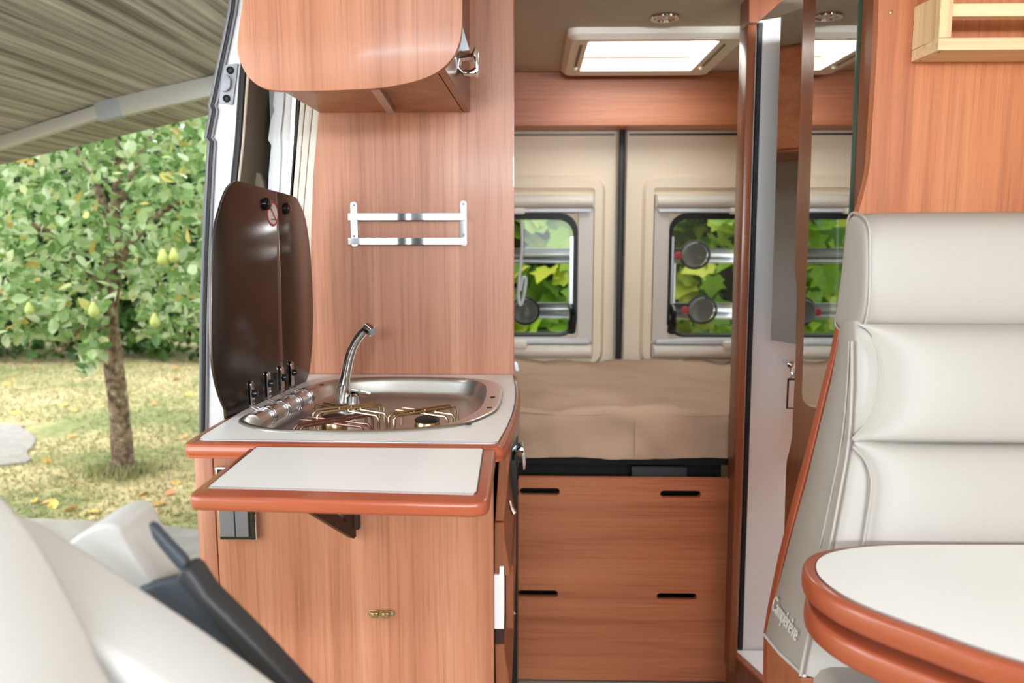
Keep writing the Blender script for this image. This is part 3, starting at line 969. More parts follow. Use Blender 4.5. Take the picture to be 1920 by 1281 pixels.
# lids
l0, l1 = Vector((-0.553, 1.36)), Vector((-0.500, 1.83))
ld = (l1 - l0).normalized()
ln = Vector((ld.y, -ld.x))


def lid_pt(px, py, off=0.0):
    """point on the leaning lid plane (vertical plane through l0-l1) under a photograph pixel"""
    d = at(px, py, Y=1.0) - CAM
    o = l0 + ln * off
    t = ((o.x - CAM.x) * ln.x + (o.y - CAM.y) * ln.y) / (d.x * ln.x + d.y * ln.y)
    return CAM + d * t


lidpx = [(440, 785), (424, 768), (408, 725), (399, 670), (397, 590), (398, 500), (403, 440), (411, 400), (425, 358), (440, 341), (455, 341), (500, 354), (548, 367), (560, 377), (573, 410), (582, 470), (587, 560), (587, 620), (583, 680), (576, 712), (555, 735)]
lo = smooth_loop([lid_pt(*p) for p in lidpx], 3)
lp2 = [((Vector((p.x, p.y)) - l0).dot(ld), p.z) for p in lo]
sm = (Vector(lid_pt(525, 500)[:2]) - l0).dot(ld)


def clip(poly, keep_less, s):
    out = []
    n = len(poly)
    for i in range(n):
        a, b = poly[i], poly[(i + 1) % n]
        ia, ib = (a[0] < s) == keep_less, (b[0] < s) == keep_less
        if ia:
            out.append(a)
        if ia != ib:
            t = (s - a[0]) / (b[0] - a[0])
            out.append((s, a[1] + (b[1] - a[1]) * t))
    return out


def L3(p, off):
    q = l0 + ld * p[0] + ln * off
    return (q.x, q.y, p[1])


for nm, poly, lbl in (('hob_lid', clip(lp2, True, sm - 0.0008), 'wide dark near half of the folded lid'), ('sink_lid', clip(lp2, False, sm + 0.0008), 'narrow dark far half of the folded lid')):
    B().loft([[L3(p, 0.0) for p in poly], [L3(p, -0.006) for p in poly]]).bevel(0.0012, 2).obj(nm, M['lid'], sn, label=lbl, smooth=30)
for px, py in ((498, 382), (536, 391)):
    c = lid_pt(px, py)
    B().lathe([(0.0125, 0), (0.012, 0.006), (0.008, 0.009), (0.001, 0.010)], c, (ln.x, ln.y, 0), 16).obj('bumper', M['blackgloss'], sn)
c = lid_pt(511, 401)
for r_, off, mt, nm in ((0.0255, 0.0006, 'red', 'warning_ring'), (0.021, 0.0010, 'sticker', 'warning_sticker')):
    B().lathe([(r_, 0), (r_, off), (0.0001, off)], c, (ln.x, ln.y, 0), 28).obj(nm, M[mt], sn)
s0 = Vector((c.x, c.y, c.z)) + Vector((ln.x, ln.y, 0)) * 0.0012


def on_lid(u, v):
    return s0 + Vector((ld.x, ld.y, 0)) * u + Vector((0, 0, v))


B().loft([[on_lid(-0.016, 0.013), on_lid(-0.013, 0.0155), on_lid(0.016, -0.013), on_lid(0.013, -0.0155)], [on_lid(-0.016, 0.013) + Vector((0.0003, 0, 0)), on_lid(-0.013, 0.0155) + Vector((0.0003, 0, 0)), on_lid(0.016, -0.013) + Vector((0.0003, 0, 0)), on_lid(0.013, -0.0155) + Vector((0.0003, 0, 0))]]).obj('warning_bar', M['red'], sn)
B().tube([on_lid(-0.010, -0.0115), on_lid(0.012, -0.0115)], 0.0009, 5).obj('warning_print', M['black'], sn)
B().tube([on_lid(-0.004, -0.006), on_lid(0.002, 0.002), on_lid(0.007, -0.006)], 0.0007, 5).obj('warning_print', M['greyplastic'], sn)
# hinge tabs
for px, py in ((470, 737), (501, 718), (526.5, 707), (545, 698)):
    c = lid_pt(px, py)
    pts = [(-0.007, -0.030)] + [(0.007 * math.cos(a), 0.016 + 0.007 * math.sin(a)) for a in [PI - PI * k / 8 for k in range(9)]] + [(0.007, -0.030)]
    q = Vector((c.x, c.y, c.z)) + Vector((ln.x, ln.y, 0)) * 0.002
    A_ = [q + Vector((ld.x, ld.y, 0)) * u + Vector((0, 0, v)) for u, v in pts]
    t = B().loft([A_, [p + Vector((ln.x, ln.y, 0)) * 0.003 for p in A_]]).bevel(0.0008, 1).obj('hinge_tab', M['chrome'], sn)
    B().lathe([(0.0075, 0), (0.008, 0.004), (0.005, 0.009), (0.001, 0.0095)], q + Vector((ln.x, ln.y, 0)) * 0.003 + Vector((0, 0, -0.001)), (ln.x, ln.y, 0), 12).obj('hinge_nut', M['blackgloss'], t)
# burners and pan rests
for px, py, r_ in ((627, 783, 0.024), (801, 787, 0.024)):
    c = at(px, py, Z=0.888)
    B().lathe([(r_ * 1.0, -0.026), (r_ * 1.0, -0.006), (r_ * 0.9, -0.002)], c, (0, 0, 1), 22).obj('burner', M['brass'], sn)
    B().lathe([(r_ * 0.95, -0.0022), (r_ * 0.98, 0.001), (r_ * 0.8, 0.004), (0.001, 0.004)], c, (0, 0, 1), 22).obj('burner_cap', M['black'], sn)


def rest(c, lenA, lenB, ang, z, mat, gap=0.011):
    for a, ln_ in ((ang, lenA), (ang + 1.15, lenB)):
        d = Vector((math.cos(a), math.sin(a), 0))
        s2 = Vector((-d.y, d.x, 0))
        for g in (-gap, gap):
            cc = Vector((c[0], c[1], z)) + s2 * g + Vector((0, 0, 0.0035 if a != ang else 0))
            pth = [cc - d * ln_ + Vector((0, 0, zf - z + 0.002)), cc - d * ln_ + Vector((0, 0, -0.006)), cc - d * (ln_ - 0.005), cc + d * (ln_ - 0.005), cc + d * ln_ + Vector((0, 0, -0.006)), cc + d * ln_ + Vector((0, 0, zf - z + 0.002))]
            B().tube(pth, 0.0026, 8).obj('pan_rest', mat, sn)


c = at(627, 790, Z=0.894); rest(c, 0.072, 0.072, -0.42, 0.893, M['wire_dark'])
c = at(655, 770, Z=0.897); rest(c, 0.085, 0.066, -0.55, 0.899, M['wire'])
c = at(795, 775, Z=0.895); rest(c, 0.062, 0.068, -0.5, 0.897, M['wire'])
# tap
tp = at(645, 752, Z=0.872)
tapo = thing('tap', 'chrome folding tap with a flat lever at the back of the sink', 'tap', (tp.x, tp.y, zf))
TY = tp.y
pth = [at(x, y, Y=TY + dy) for x, y, dy in ((640, 754, 0), (644, 728, 0.0), (651, 690, 0.0), (658, 662, -0.002), (668, 640, -0.006), (680, 624, -0.012), (688, 615, -0.018))]
B().tube(smooth_loop(pth, 4, False), [0.0125] * 6 + [0.0105] * 8 + [0.0095] * 7 + [0.0085] * 4, 14).obj('spout', M['chrome'], tapo)
e = at(691, 616, Y=TY - 0.02)
nzd = Vector((0.72, -0.35, -0.45)).normalized()
B().lathe([(0.006, -0.012), (0.0115, -0.007), (0.0125, 0.0), (0.0125, 0.012), (0.0105, 0.0135)], e, nzd, 18).obj('nozzle', M['chrome'], tapo)
B().lathe([(0.0100, 0.0132), (0.0095, 0.0142), (0.001, 0.0144)], e, nzd, 16).obj('aerator', M['greyplastic'], tapo)
c = at(661, 752, Y=TY + 0.005)
B().lathe([(0.017, -0.012), (0.017, 0.012), (0.012, 0.018), (0.001, 0.02)], c, (0, 0, 1), 18).obj('tap_base', M['chrome'], tapo)
B().loft([[at(x, y, Y=TY - 0.004) for x, y in ((655, 734), (660, 728), (696, 736), (694, 741))], [at(x, y, Y=TY + 0.02) for x, y in ((655, 734), (660, 728), (696, 736), (694, 741))]]).bevel(0.002, 2).obj('lever', M['chrome'], tapo)

# ---- fold-down flap
fl = thing('table_flap', 'white folding worktop extension with orange edge on a dark bracket', 'table flap', (-0.26, 1.1, 0.865))
fz = 0.9
fi = [at(x, y, Z=fz) for x, y in ((391, 913), (888, 926), (893, 922), (905, 843), (902, 840), (487, 836.5), (482, 838))]
fi = [(p.x, min(p.y, 1.2025)) for p in fi]
fo_ = [(-0.441, 1.2035), (-0.441, 0.99), (-0.4385, 0.978), (-0.431, 0.9705), (-0.42, 0.968), (-0.075, 0.951), (-0.062, 0.953), (-0.0535, 0.961), (-0.051, 0.973), (-0.0525, 1.2035)]
B().prism(fo_, 'Z', fz - 0.021, fz - 0.0015).bevel(0.007, 4).obj('edge_band', M['edge'], fl, smooth=60)
B().prism(fi, 'Z', fz - 0.003, fz).obj('laminate_top', M['laminate'], fl)
B().loft([lz(fi, fz + 0.0002), lz(offset(fi, 0.0018), fz + 0.0001)], True, False, False).obj('joint_line', M['brownmetal'], fl)
# bracket: plate on the panel, hinged triangular strut swung out under the flap
bx = at(655, 985, Y=1.262).x
bz = fz - 0.022
zlow = at(660, 1008, Y=1.255).z
br = B().box(bx, bx + 0.018, 1.256, 1.2698, zlow + 0.012, bz).bevel(0.002, 1).obj('bracket_plate', M['brownmetal'], fl)
B().lathe([(0.0045, 0), (0.004, 0.002), (0.001, 0.003)], (bx + 0.004, 1.256, at(660, 983, Y=1.255).z), (0, -1, 0), 10).obj('screw', M['chrome'], br)
# triangle in the vertical plane from panel towards lower-left front of the flap
dv = Vector((-0.075, -0.17, 0))


def tri(u, z):
    p = Vector((bx + 0.006, 1.262, 0)) + dv * u
    return Vector((p.x, p.y, z))


tr = [tri(0.0, bz), tri(0.0, zlow), tri(0.03, zlow - 0.002), tri(1.0, bz - 0.012), tri(1.0, bz)]
h1 = [tri(0.14, bz - 0.012), tri(0.14, zlow + 0.032), tri(0.50, bz - 0.040), tri(0.44, bz - 0.012)]
h2 = [tri(0.54, bz - 0.012), tri(0.60, bz - 0.032), tri(0.80, bz - 0.016), tri(0.80, bz - 0.012)]
sideb = Vector((dv.y, -dv.x, 0)).normalized() * 0.006
loc2 = lambda p: ((p - Vector((bx + 0.006, 1.262, 0))).dot(dv.normalized()), p.z)
bb_ = B().prism([loc2(p) for p in tr], 'Y', -0.006, 0.006, [[loc2(p) for p in h1], [loc2(p) for p in h2]])
mtx = Matrix.Translation(Vector((bx + 0.006, 1.262, 0))) @ Matrix(((dv.normalized().x, -dv.normalized().y, 0, 0), (dv.normalized().y, dv.normalized().x, 0, 0), (0, 0, 1, 0), (0, 0, 0, 1)))
bmesh.ops.transform(bb_.bm, matrix=mtx, verts=bb_.bm.verts)
bb_.obj('bracket_strut', M['brownmetal'], fl, smooth=20)

# ---- fittings on the end panel
c0, c1 = at(410, 955, Y=1.262), at(483, 1012, Y=1.262)
sw = thing('light_switch', 'black double rocker switch with chrome rim below the folding flap', 'switch', ((c0.x + c1.x) / 2, 1.266, c1.z))
sx0, sx1, sz0 = c0.x, c1.x, c1.z
sz1 = sz0 + (sx1 - sx0) * 1.02
B().box(sx0, sx1, 1.258, 1.2704, sz0, sz1).bevel(0.002, 2).obj('rim', M['chrome'], sw)
B().box(sx0 + 0.002, sx1 - 0.0015, 1.2566, 1.2605, sz0 + 0.0015, sz1 - 0.002).bevel(0.001, 1).obj('face_plate', M['blackgloss'], sw)
mx_ = (sx0 + sx1) / 2 - 0.002
for a, b2 in ((sx0 + 0.0035, mx_ - 0.0007), (mx_ + 0.0007, sx1 - 0.011)):
    B().box(a, b2, 1.2525, 1.258, sz0 + 0.0075, sz1 - 0.006).bevel(0.001, 1).obj('rocker', M['cup'], sw)
c0 = at(404, 876, Y=1.262)
so = thing('power_socket', 'dark socket in a silver rim partly hidden behind the flap', 'socket', (c0.x + 0.03, 1.266, c0.z - 0.06))
B().box(c0.x, c0.x + 0.06, 1.260, 1.2704, c0.z - 0.05, c0.z).bevel(0.002, 2).obj('rim', M['chrome'], so)
B().box(c0.x + 0.003, c0.x + 0.057, 1.2585, 1.262, c0.z - 0.047, c0.z - 0.003).obj('face_plate', M['blackgloss'], so)
c0 = at(714, 1153, Y=1.262)
ct = thing('door_catch', 'small brass roller catch screwed to the lower end panel', 'catch', (c0.x, 1.266, c0.z - 0.006))
B().box(c0.x - 0.0215, c0.x + 0.0215, 1.2675, 1.2704, c0.z - 0.005, c0.z + 0.005).bevel(0.0008, 1).obj('base_plate', M['brass'], ct)
for dx in (-0.010, 0.008):
    B().box(c0.x + dx - 0.006, c0.x + dx + 0.006, 1.258, 1.268, c0.z - 0.005, c0.z + 0.0045).bevel(0.002, 2).obj('jaw', M['brass'], ct)
for dx in (-0.018, 0.018):
    B().lathe([(0.0028, 0), (0.0024, 0.0014), (0.0005, 0.0018)], (c0.x + dx, 1.2675, c0.z), (0, -1, 0), 10).obj('screw', M['chrome'], ct)

# ---- splashback panel with rack
SY = 1.86
sx0 = at(590, 700, Y=SY).x
spx = [at(x, y, Y=SY) for x, y in ((578, 707), (581, 600), (583, 450), (587, 330), (594, 250), (597, 215), (600, 150), (604, -10))]
sp = B().prism([tuple(p) for p in spx] + [(-0.0395, SY, CZ), (-0.0395, SY, ZC - 0.03), (spx[0].x, SY, ZC - 0.03)], 'Y', SY, SY + 0.02).bevel(0.0008, 1).obj('splashback', M['wood'], label='tall cherry wood splashback panel behind the sink', cat='panel', smooth=30)
B().box(-0.041, -0.0385, SY - 0.0008, SY + 0.0205, ZC, CZ).obj('edge_strip', M['edge'], sp)
rk = thing('wall_rack', 'chrome two bar rack screwed to the splashback above the tap', 'rack', (at(765, 430, Y=SY).x, SY, at(765, 462, Y=SY).z))
for px, ya, yb2, wd_ in ((664, 379, 462, 14), (869, 377, 461, 13)):
    a = at(px - wd_ / 2, ya, Y=SY - 0.002); b2 = at(px + wd_ / 2, yb2, Y=SY - 0.002)
    B().prism([(p[0], p[1]) for p in rrect(a.x, b2.x, b2.z, a.z, 0.006)], 'Y', SY - 0.003, SY - 0.0003).obj('mounting_plate', M['chrome'], rk)
    for yy in (ya + 6, ya + 64):
        c = at(px, yy, Y=SY - 0.003)
        B().lathe([(0.0033, 0), (0.003, 0.0012), (0.0005, 0.002)], c, (0, -1, 0), 10).obj('screw', M['greyplastic'], rk)
for ya in (408, 454):
    a, b2 = at(652, ya, Y=SY - 0.03), at(866, ya - 3, Y=SY - 0.03)
    hh = 0.0075
    n_ = 12
    pts_f, pts_b = [], []
    for k in range(n_ + 1):
        t = k / n_
        x = a.x + (b2.x - a.x) * t
        y = SY - 0.026 - 0.006 * math.sin(t * PI * 1.0)
        pts_f.append((x, y))
    path = [(a.x, SY - 0.003)] + pts_f + [(b2.x + 0.004, SY - 0.026), (b2.x + 0.006, SY - 0.003)]
    inn_ = [(p[0], p[1] + 0.0022) for p in pts_f]
    poly = path + [(b2.x + 0.0035, SY - 0.003), (b2.x + 0.0018, SY - 0.0245)] + inn_[::-1] + [(a.x + 0.0022, SY - 0.003)]
    zc_ = (a.z + b2.z) / 2
    B().prism(poly, 'Z', zc_ - hh, zc_ + hh).obj('bar', M['chrome'], rk, smooth=25)
c = at(967, 689, Y=1.80)
B().prism([tuple(at(x, y, Y=1.84)) for x, y in ((964, 679), (969, 678), (972, 684), (974, 696), (968, 697), (965, 690))], 'Y', 1.84, 1.858).bevel(0.002, 2).obj('edge_hook', M['white'], label='small white hook on the rear corner of the worktop', cat='hook')

# ---- overhead locker
OY = 1.42
lkp = [(462, -70), (455, 0), (447, 60), (445, 92), (450, 115), (461, 138), (479, 157), (500, 167), (530, 170.5), (600, 170.5), (700, 166), (745, 160), (790, 149), (822, 134), (846, 112), (859, 88), (866, 55), (867, 0), (867, -70)]
lk = thing('overhead_locker', 'cherry wood overhead locker with rounded end panel above the sink', 'locker', (-0.32, 1.64, 1.49))
o2 = smooth_loop([at(x, y, Y=OY) for x, y in lkp], 4, False)
B().prism([(o2[0].x, OY, CZ - 0.002)] + [tuple(p) for p in o2] + [(o2[-1].x, OY, CZ - 0.002)], 'Y', OY, OY + 0.016).bevel(0.0012, 2).obj('end_panel', M['wood'], lk, smooth=30)
bl, brr = at(600, 216, Y=SY - 0.001), at(882, 206, Y=SY - 0.001)
zu = (bl.z + brr.z) / 2
zuf = zu + 0.012
xg = at(868, 206, Y=SY).x
B().loft([[(-0.50, OY + 0.016, CZ - 0.01), (xg - 0.014, OY + 0.016, CZ - 0.01), (xg - 0.014, OY + 0.016, zuf), (-0.50, OY + 0.016, zuf)], [(bl.x, SY, CZ - 0.01), (xg, SY, CZ - 0.01), (xg, SY, zu), (bl.x, SY, zu)]]).obj('body', M['wood'], lk, smooth=0)
dx_ = 0.016
B().loft([[(xg - 0.0125, OY + 0.017, CZ - 0.01), (xg + dx_ - 0.013, OY + 0.017, CZ - 0.01), (xg + dx_ - 0.013, OY + 0.017, zuf), (xg - 0.0125, OY + 0.017, zuf)], [(xg + 0.0015, SY - 0.002, CZ - 0.01), (brr.x, SY - 0.002, CZ - 0.01), (brr.x, SY - 0.002, zu), (xg + 0.0015, SY - 0.002, zu)]]).bevel(0.001, 1).obj('locker_door', M['wood_d'], lk)
ra, rb = at(697, 168, Y=1.5), at(731, 211, Y=1.8)
B().loft([[(ra.x - 0.008, 1.45, zuf - 0.012), (ra.x + 0.010, 1.45, zuf - 0.012), (ra.x + 0.010, 1.45, zuf - 0.001), (ra.x - 0.008, 1.45, zuf - 0.001)], [(rb.x - 0.008, 1.81, zu - 0.010), (rb.x + 0.010, 1.81, zu - 0.010), (rb.x + 0.010, 1.81, zu + 0.002), (rb.x - 0.008, 1.81, zu + 0.002)]]).bevel(0.001, 1).obj('light_rail', M['satin'], lk)
B().box(rb.x - 0.007, rb.x + 0.009, 1.8105, 1.814, zu - 0.009, zu + 0.001).obj('rail_cap', M['blackgloss'], lk)
# chrome push latch: a ring on the door, and a strut above
hx = brr.x - 0.003
HYc = 1.66
hg = thing('locker_handle', '', 'x') if False else None


def HP(x, y, Y):
    return at(x, y, Y=Y)


fr_, bk_ = 1.63, 1.665
ring_o = [HP(x, y, fr_) for x, y in ((857, 100), (884, 99), (891, 86), (897, 96), (897, 132), (893, 140), (868, 140), (857, 128))]
ring_i = [HP(x, y, fr_) for x, y in ((863, 111), (886, 108), (888, 118), (890, 126), (880, 131), (868, 130), (863, 122))]
B().prism([(p.x, p.z) for p in ring_o], 'Y', fr_, bk_, [[(p.x, p.z) for p in ring_i]]).bevel(0.0015, 2).obj('handle', M['chrome'], lk)
B().prism([tuple(HP(x, y, 1.70)) for x, y in ((866, 40), (872, 62), (882, 98), (866, 100), (860, 86))], 'Y', 1.685, 1.70).bevel(0.001, 1).obj('strut', M['satin'], lk)

# ================================================================== SLIDING DOOR (open) AND JAMB
SDY = 1.80
sl = [(434, -40), (427, 20), (415, 80), (404, 130), (394, 180), (389, 199), (392, 206), (391, 214), (384, 250), (382, 258), (388, 266), (386, 300), (381, 400), (377, 500), (374, 620), (372, 830)]
sr_ = [(455, 830), (420, 600), (432, 340), (440, 267), (448, 148), (458, 60), (466, -40)]
sd = thing('sliding_door', 'white edge of the open sliding door with rubber seals behind the kitchen', 'door', (-0.72, 2.2, 0.4))
Lp = [at(x, y, Y=SDY) for x, y in sl]
Rp = [at(x, y, Y=SDY) for x, y in sr_]
B().prism([tuple(p) for p in Lp + Rp], 'Y', SDY, SDY + 1.0).bevel(0.003, 2).obj('door_frame', M['white'], sd, smooth=40)
for off, rr, mt in ((3.5, 0.0042, 'cup'), (9.5, 0.0052, 'black'), (15.5, 0.0036, 'cup')):
    B().tube([at(x + off, y, Y=SDY - 0.003) for x, y in sl], rr, 8).obj('rubber_seal' if mt == 'black' else 'seal_lip', M[mt], sd)
seal2 = [(474, -40), (465, 60), (455, 148), (447, 267), (439, 340), (428, 600), (462, 830)]
B().tube([at(x, y, Y=SDY - 0.002) for x, y in seal2], 0.0075, 8).obj('rubber_seal', M['black'], sd)
seal3 = [(482, -40), (473, 60), (462, 160), (454, 267), (446, 340), (436, 600), (470, 830)]
B().tube([at(x, y, Y=SDY + 0.004) for x, y in seal3], 0.005, 8).obj('trim_bead', M['cream'], sd)
tin = [at(x, y, Y=SDY + 0.01) for x, y in ((486, -40), (466, 160), (458, 267), (450, 340), (440, 600), (474, 830))]
tou = [Vector((p.x + 0.022, SDY + 0.6, p.z)) for p in tin]
bq = B()
bq.loft([[tuple(p) for p in tin], [tuple(p) for p in tou]], False, False, False)
bq.obj('inner_trim', M['beige_d'], sd)
rp_ = [at(x, y, Y=1.92) for x, y in ((462, 340), (470, 322), (492, 325), (500, 345))]
B().prism([tuple(p) for p in rp_] + [(rp_[-1].x, 1.92, 1.0), (rp_[0].x, 1.92, 1.0)], 'Y', 1.90, 1.93).bevel(0.004, 2).obj('inner_pocket', M['beige_d'], sd)
st = [at(x, y, Y=SDY - 0.004) for x, y in ((418, 122), (447, 119), (437, 197), (410, 193))]
sp_ = B().prism([tuple(p) for p in st], 'Y', SDY - 0.006, SDY).bevel(0.002, 2).obj('striker_plate', M['greyplastic'], sd)
lug = [at(x, y, Y=SDY - 0.01) for x, y in ((420, 141), (428, 141), (434, 150), (433, 165), (426, 172), (416, 172))]
B().prism([tuple(p) for p in lug], 'Y', SDY - 0.016, SDY - 0.006).bevel(0.003, 2).obj('striker_lug', M['greyplastic'], sp_)
for px, py in ((432, 132), (425, 185)):
    c = at(px, py, Y=SDY - 0.006)
    B().lathe([(0.0085, 0), (0.008, 0.003), (0.005, 0.005), (0.004, 0.003), (0.0005, 0.003)], c, (0, -1, 0), 14).obj('bolt', M['black'], sp_)

# body pillar and window trim behind the lid (vertical mouldings)


def moulding(name, left, right, y0, y1, mat, parent=None, bev=0.002, **k):
    a = [at(x, y, Y=y0) for x, y in left]
    b2 = [at(x, y, Y=y0) for x, y in right]
    return B().prism([tuple(p) for p in a] + [tuple(p) for p in b2[::-1]], 'Y', y0, y1).bevel(bev, 2).obj(name, mat, parent, **k)


pj = thing('door_pillar', 'white painted body pillar with crumpled flange between sliding door and splashback', 'pillar', (-0.58, 1.88, 0.9))
moulding('flange', [(521, -20), (514, 170), (511, 195), (514, 207), (507, 225), (502, 262), (508, 272), (503, 330), (500, 420), (500, 720)], [(550, -20), (533, 175), (531, 205), (526, 250), (527, 290), (521, 400), (519, 720)], 1.868, 1.88, M['white'], pj)
moulding('flange', [(536, -20), (528, 170), (534, 190), (528, 245), (522, 262), (526, 290), (520, 400), (518, 720)], [(562, -20), (548, 175), (545, 250), (538, 400), (535, 720)], 1.874, 1.89, M['whitewall'], pj)
moulding('seal_strip', [(560, -20), (547, 175), (543, 250), (533, 400), (528, 720)], [(572, -20), (557, 175), (552, 250), (541, 400), (537, 720)], 1.868, 1.875, M['satin'], pj)
moulding('seal_strip', [(573, -20), (558, 175), (553, 250), (542, 400), (538, 720)], [(580, -20), (563, 175), (557, 250), (545, 400), (541, 720)], 1.866, 1.873, M['black'], pj)
moulding('window_trim', [(582, -20), (564, 175), (558, 250), (546, 400), (542, 720)], [(595, -20), (573, 175), (567, 250), (555, 400), (551, 720)], 1.862, 1.873, M['frame'], pj)
moulding('window_trim', [(596, -20), (575, 175), (568, 250), (556, 400), (552, 720)], [(606, -20), (587, 195), (580, 260), (568, 400), (564, 720)], 1.862, 1.873, M['frame'], pj)
moulding('window_trim', [(607, -20), (588, 195), (581, 260), (569, 400), (565, 720)], [(620, -20), (606, 205), (598, 262), (592, 400), (588, 720)], 1.863, 1.873, M['frame'], pj)

# ================================================================== BENCH
bn = thing('bench_seat', 'cream leather bench seat with headrest and orange wooden side', 'bench', (0.75, 1.2, 0))


def rows_loft(rows, name, mat, parent, sub=1, smooth=50):
    return B().loft(rows).obj(name, mat, parent, smooth=smooth, sub=sub)


# body of the backrest: horizontal sections, left end tapering, reclined
secs = []
for (xb, yb1, xf, yf1, yb2, yf2) in ((1574, 600, 1602, 600, 1.29, 1.215), (1571, 640, 1604, 640, 1.295, 1.20), (1556, 716, 1604, 725, 1.30, 1.19), (1534, 805, 1598, 830, 1.305, 1.175), (1511, 900, 1580, 935, 1.31, 1.155), (1486, 990, 1560, 1040, 1.315, 1.13), (1462, 1085, 1535, 1145, 1.32, 1.105), (1445, 1142, 1519, 1210, 1.32, 1.09), (1434, 1191, 1508, 1268, 1.32, 1.075)):
    a, f2 = at(xb, yb1, Y=yb2), at(xf, yf1, Y=yf2)
    m1_ = a.lerp(f2, 0.5) + Vector((-0.004, 0, 0))
    secs.append([tuple(a), tuple(m1_), tuple(f2), (f2.x + 0.012, yf2 - 0.008, f2.z), (1.2, yf2 - 0.008, f2.z), (1.2, yb2, a.z)])
# slanted lower hem on the side panel
B().loft(secs).bevel(0.004, 2, 50).obj('backrest', M['leather'], bn, smooth=60)
# side piping
pp = [Vector(s_[2]) + Vector((-0.006, -0.001, 0)) for s_ in secs[1:]]
B().tube(smooth_loop(pp, 4, False), 0.0022, 8).obj('piping', M['leather'], bn)
pp = [Vector(s_[1]).lerp(Vector(s_[2]), 0.55) + Vector((-0.002, -0.001, 0)) for s_ in secs[1:6]]
B().tube(smooth_loop(pp, 4, False), 0.0016, 8).obj('seam_or_shade', M['leather'], bn)


def pad(name, left_px, Ys, bulge, mat=None, xr=1.16):
    """cushion face: left outline of (px, py) rows at depth Ys, bulging towards the camera"""
    b = B()
    rows = []
    n = len(left_px)
    for k, ((px, py), y) in enumerate(zip(left_px, Ys)):
        t = k / (n - 1)
        p = at(px, py, Y=y)
        w = math.sin(PI * min(max(t, 0.0), 1.0)) ** 0.5
        row = []
        for s_ in (0, 0.012, 0.03, 0.06, 0.12, 0.25, 0.45, 0.7, 1.0):
            x = p.x + (xr - p.x) * s_ if s_ > 0.2 else p.x + s_ * 0.9
            h_ = bulge * w * (1 - math.exp(-s_ * 22))
            row.append((x, y - h_, p.z))
        rows.append(row)
    b.loft(rows, False, False, False)
    return b.obj(name, mat or M['leather'], bn, smooth=180, sub=2)


pad('upper_cushion', [(1604, 608), (1632, 618), (1643, 652), (1647, 690), (1646, 730), (1636, 770), (1614, 803), (1596, 822), (1600, 828)], [1.196, 1.194, 1.190, 1.186, 1.181, 1.176, 1.172, 1.168, 1.167], 0.042)
pad('lower_cushion', [(1598, 829), (1606, 836), (1620, 860), (1628, 890), (1627, 930), (1620, 980), (1612, 1030), (1604, 1100), (1600, 1160)], [1.166, 1.165, 1.160, 1.154, 1.146, 1.136, 1.126, 1.112, 1.10], 0.03)
B().tube(smooth_loop([at(x, y, Y=yy) for x, y, yy in ((1600, 838, 1.16), (1622, 862, 1.15), (1634, 895, 1.142), (1633, 935, 1.134), (1626, 980, 1.125), (1618, 1030, 1.114), (1612, 1080, 1.102))], 4, False), 0.0026, 6).obj('stitching', M['leather'], bn)
B().tube(smooth_loop([at(x, y, Y=yy) for x, y, yy in ((1634, 634, 1.168), (1650, 668, 1.158), (1655, 705, 1.152), (1648, 750, 1.146), (1628, 790, 1.146), (1598, 824, 1.156))], 4, False), 0.0018, 6).obj('stitching', M['leather'], bn)
# headrest: side cap profile swept along X
hl_b = [(1591, 408), (1585, 440), (1578, 520), (1567, 585), (1566, 605)]
hX = 0.50
side_px = [(1600, 399), (1590, 406), (1586, 430), (1580, 500), (1571, 570), (1565, 600), (1567, 613), (1584, 626), (1604, 626), (1619, 608), (1627, 570), (1629, 520), (1629, 470), (1628, 430), (1618, 408)]
hs = [at(x, y, X=hX) for x, y in side_px]
cc = sum((Vector((p.y, p.z)) for p in hs), Vector((0, 0))) / len(hs)
H_ = []
for f, xo in ((0.86, -0.004), (0.96, -0.001), (1.0, 0.006), (1.03, 0.03), (1.06, 0.09), (1.07, 0.2), (1.06, 0.36), (1.03, 0.42), (0.97, 0.44), (0.85, 0.448)):
    H_.append([(hX + xo, cc.x + (p.y - cc.x) * f, cc.y + (p.z - cc.y) * (f if f < 1 else 1 + (f - 1) * 0.5)) for p in hs])
B().loft(H_).obj('headrest', M['leather'], bn, smooth=180, sub=1)
B().tube(smooth_loop([(hX + 0.002, cc.x + (p.y - cc.x) * 1.0, cc.y + (p.z - cc.y) * 1.0) for p in hs], 3, True), 0.0022, 6, closed=True).obj('piping', M['leather'], bn)
H2 = []
for f, xo in ((0.8, 0.462), (0.95, 0.465), (1.0, 0.475), (1.04, 0.51), (1.04, 0.7)):
    H2.append([(hX + xo, cc.x + (p.y - cc.x) * f - 0.02, cc.y + (p.z - cc.y) * f + 0.006) for p in hs])
B().loft(H2).obj('headrest', M['leather'], bn, smooth=180, sub=1)
# orange wooden side shell
ws = []
for (x, y, yb2) in ((1565, 612, 1.31), (1556, 660, 1.315), (1536, 740, 1.32), (1511, 840, 1.325), (1484, 940, 1.33), (1459, 1040, 1.335), (1438, 1140, 1.34), (1431, 1185, 1.34), (1429, 1290, 1.34), (1428, 1330, 1.34)):
    p = at(x, y, Y=yb2)
    ws.append(p)
wf = []
for (x, y, yf2) in ((1575, 612, 1.292), (1567, 660, 1.297), (1547, 740, 1.302), (1523, 840, 1.307), (1497, 940, 1.312), (1471, 1040, 1.317), (1448, 1140, 1.32), (1440, 1190, 1.32), (1437, 1290, 1.32), (1436, 1330, 1.32)):
    wf.append(at(x, y, Y=yf2))
B().loft([[tuple(a), tuple(b2), (b2.x + 0.012, b2.y + 0.004, b2.z), (a.x + 0.02, a.y + 0.004, a.z)] for a, b2 in zip(ws, wf)]).bevel(0.002, 2, 50).obj('side_shell', M['edge'], bn, smooth=60)
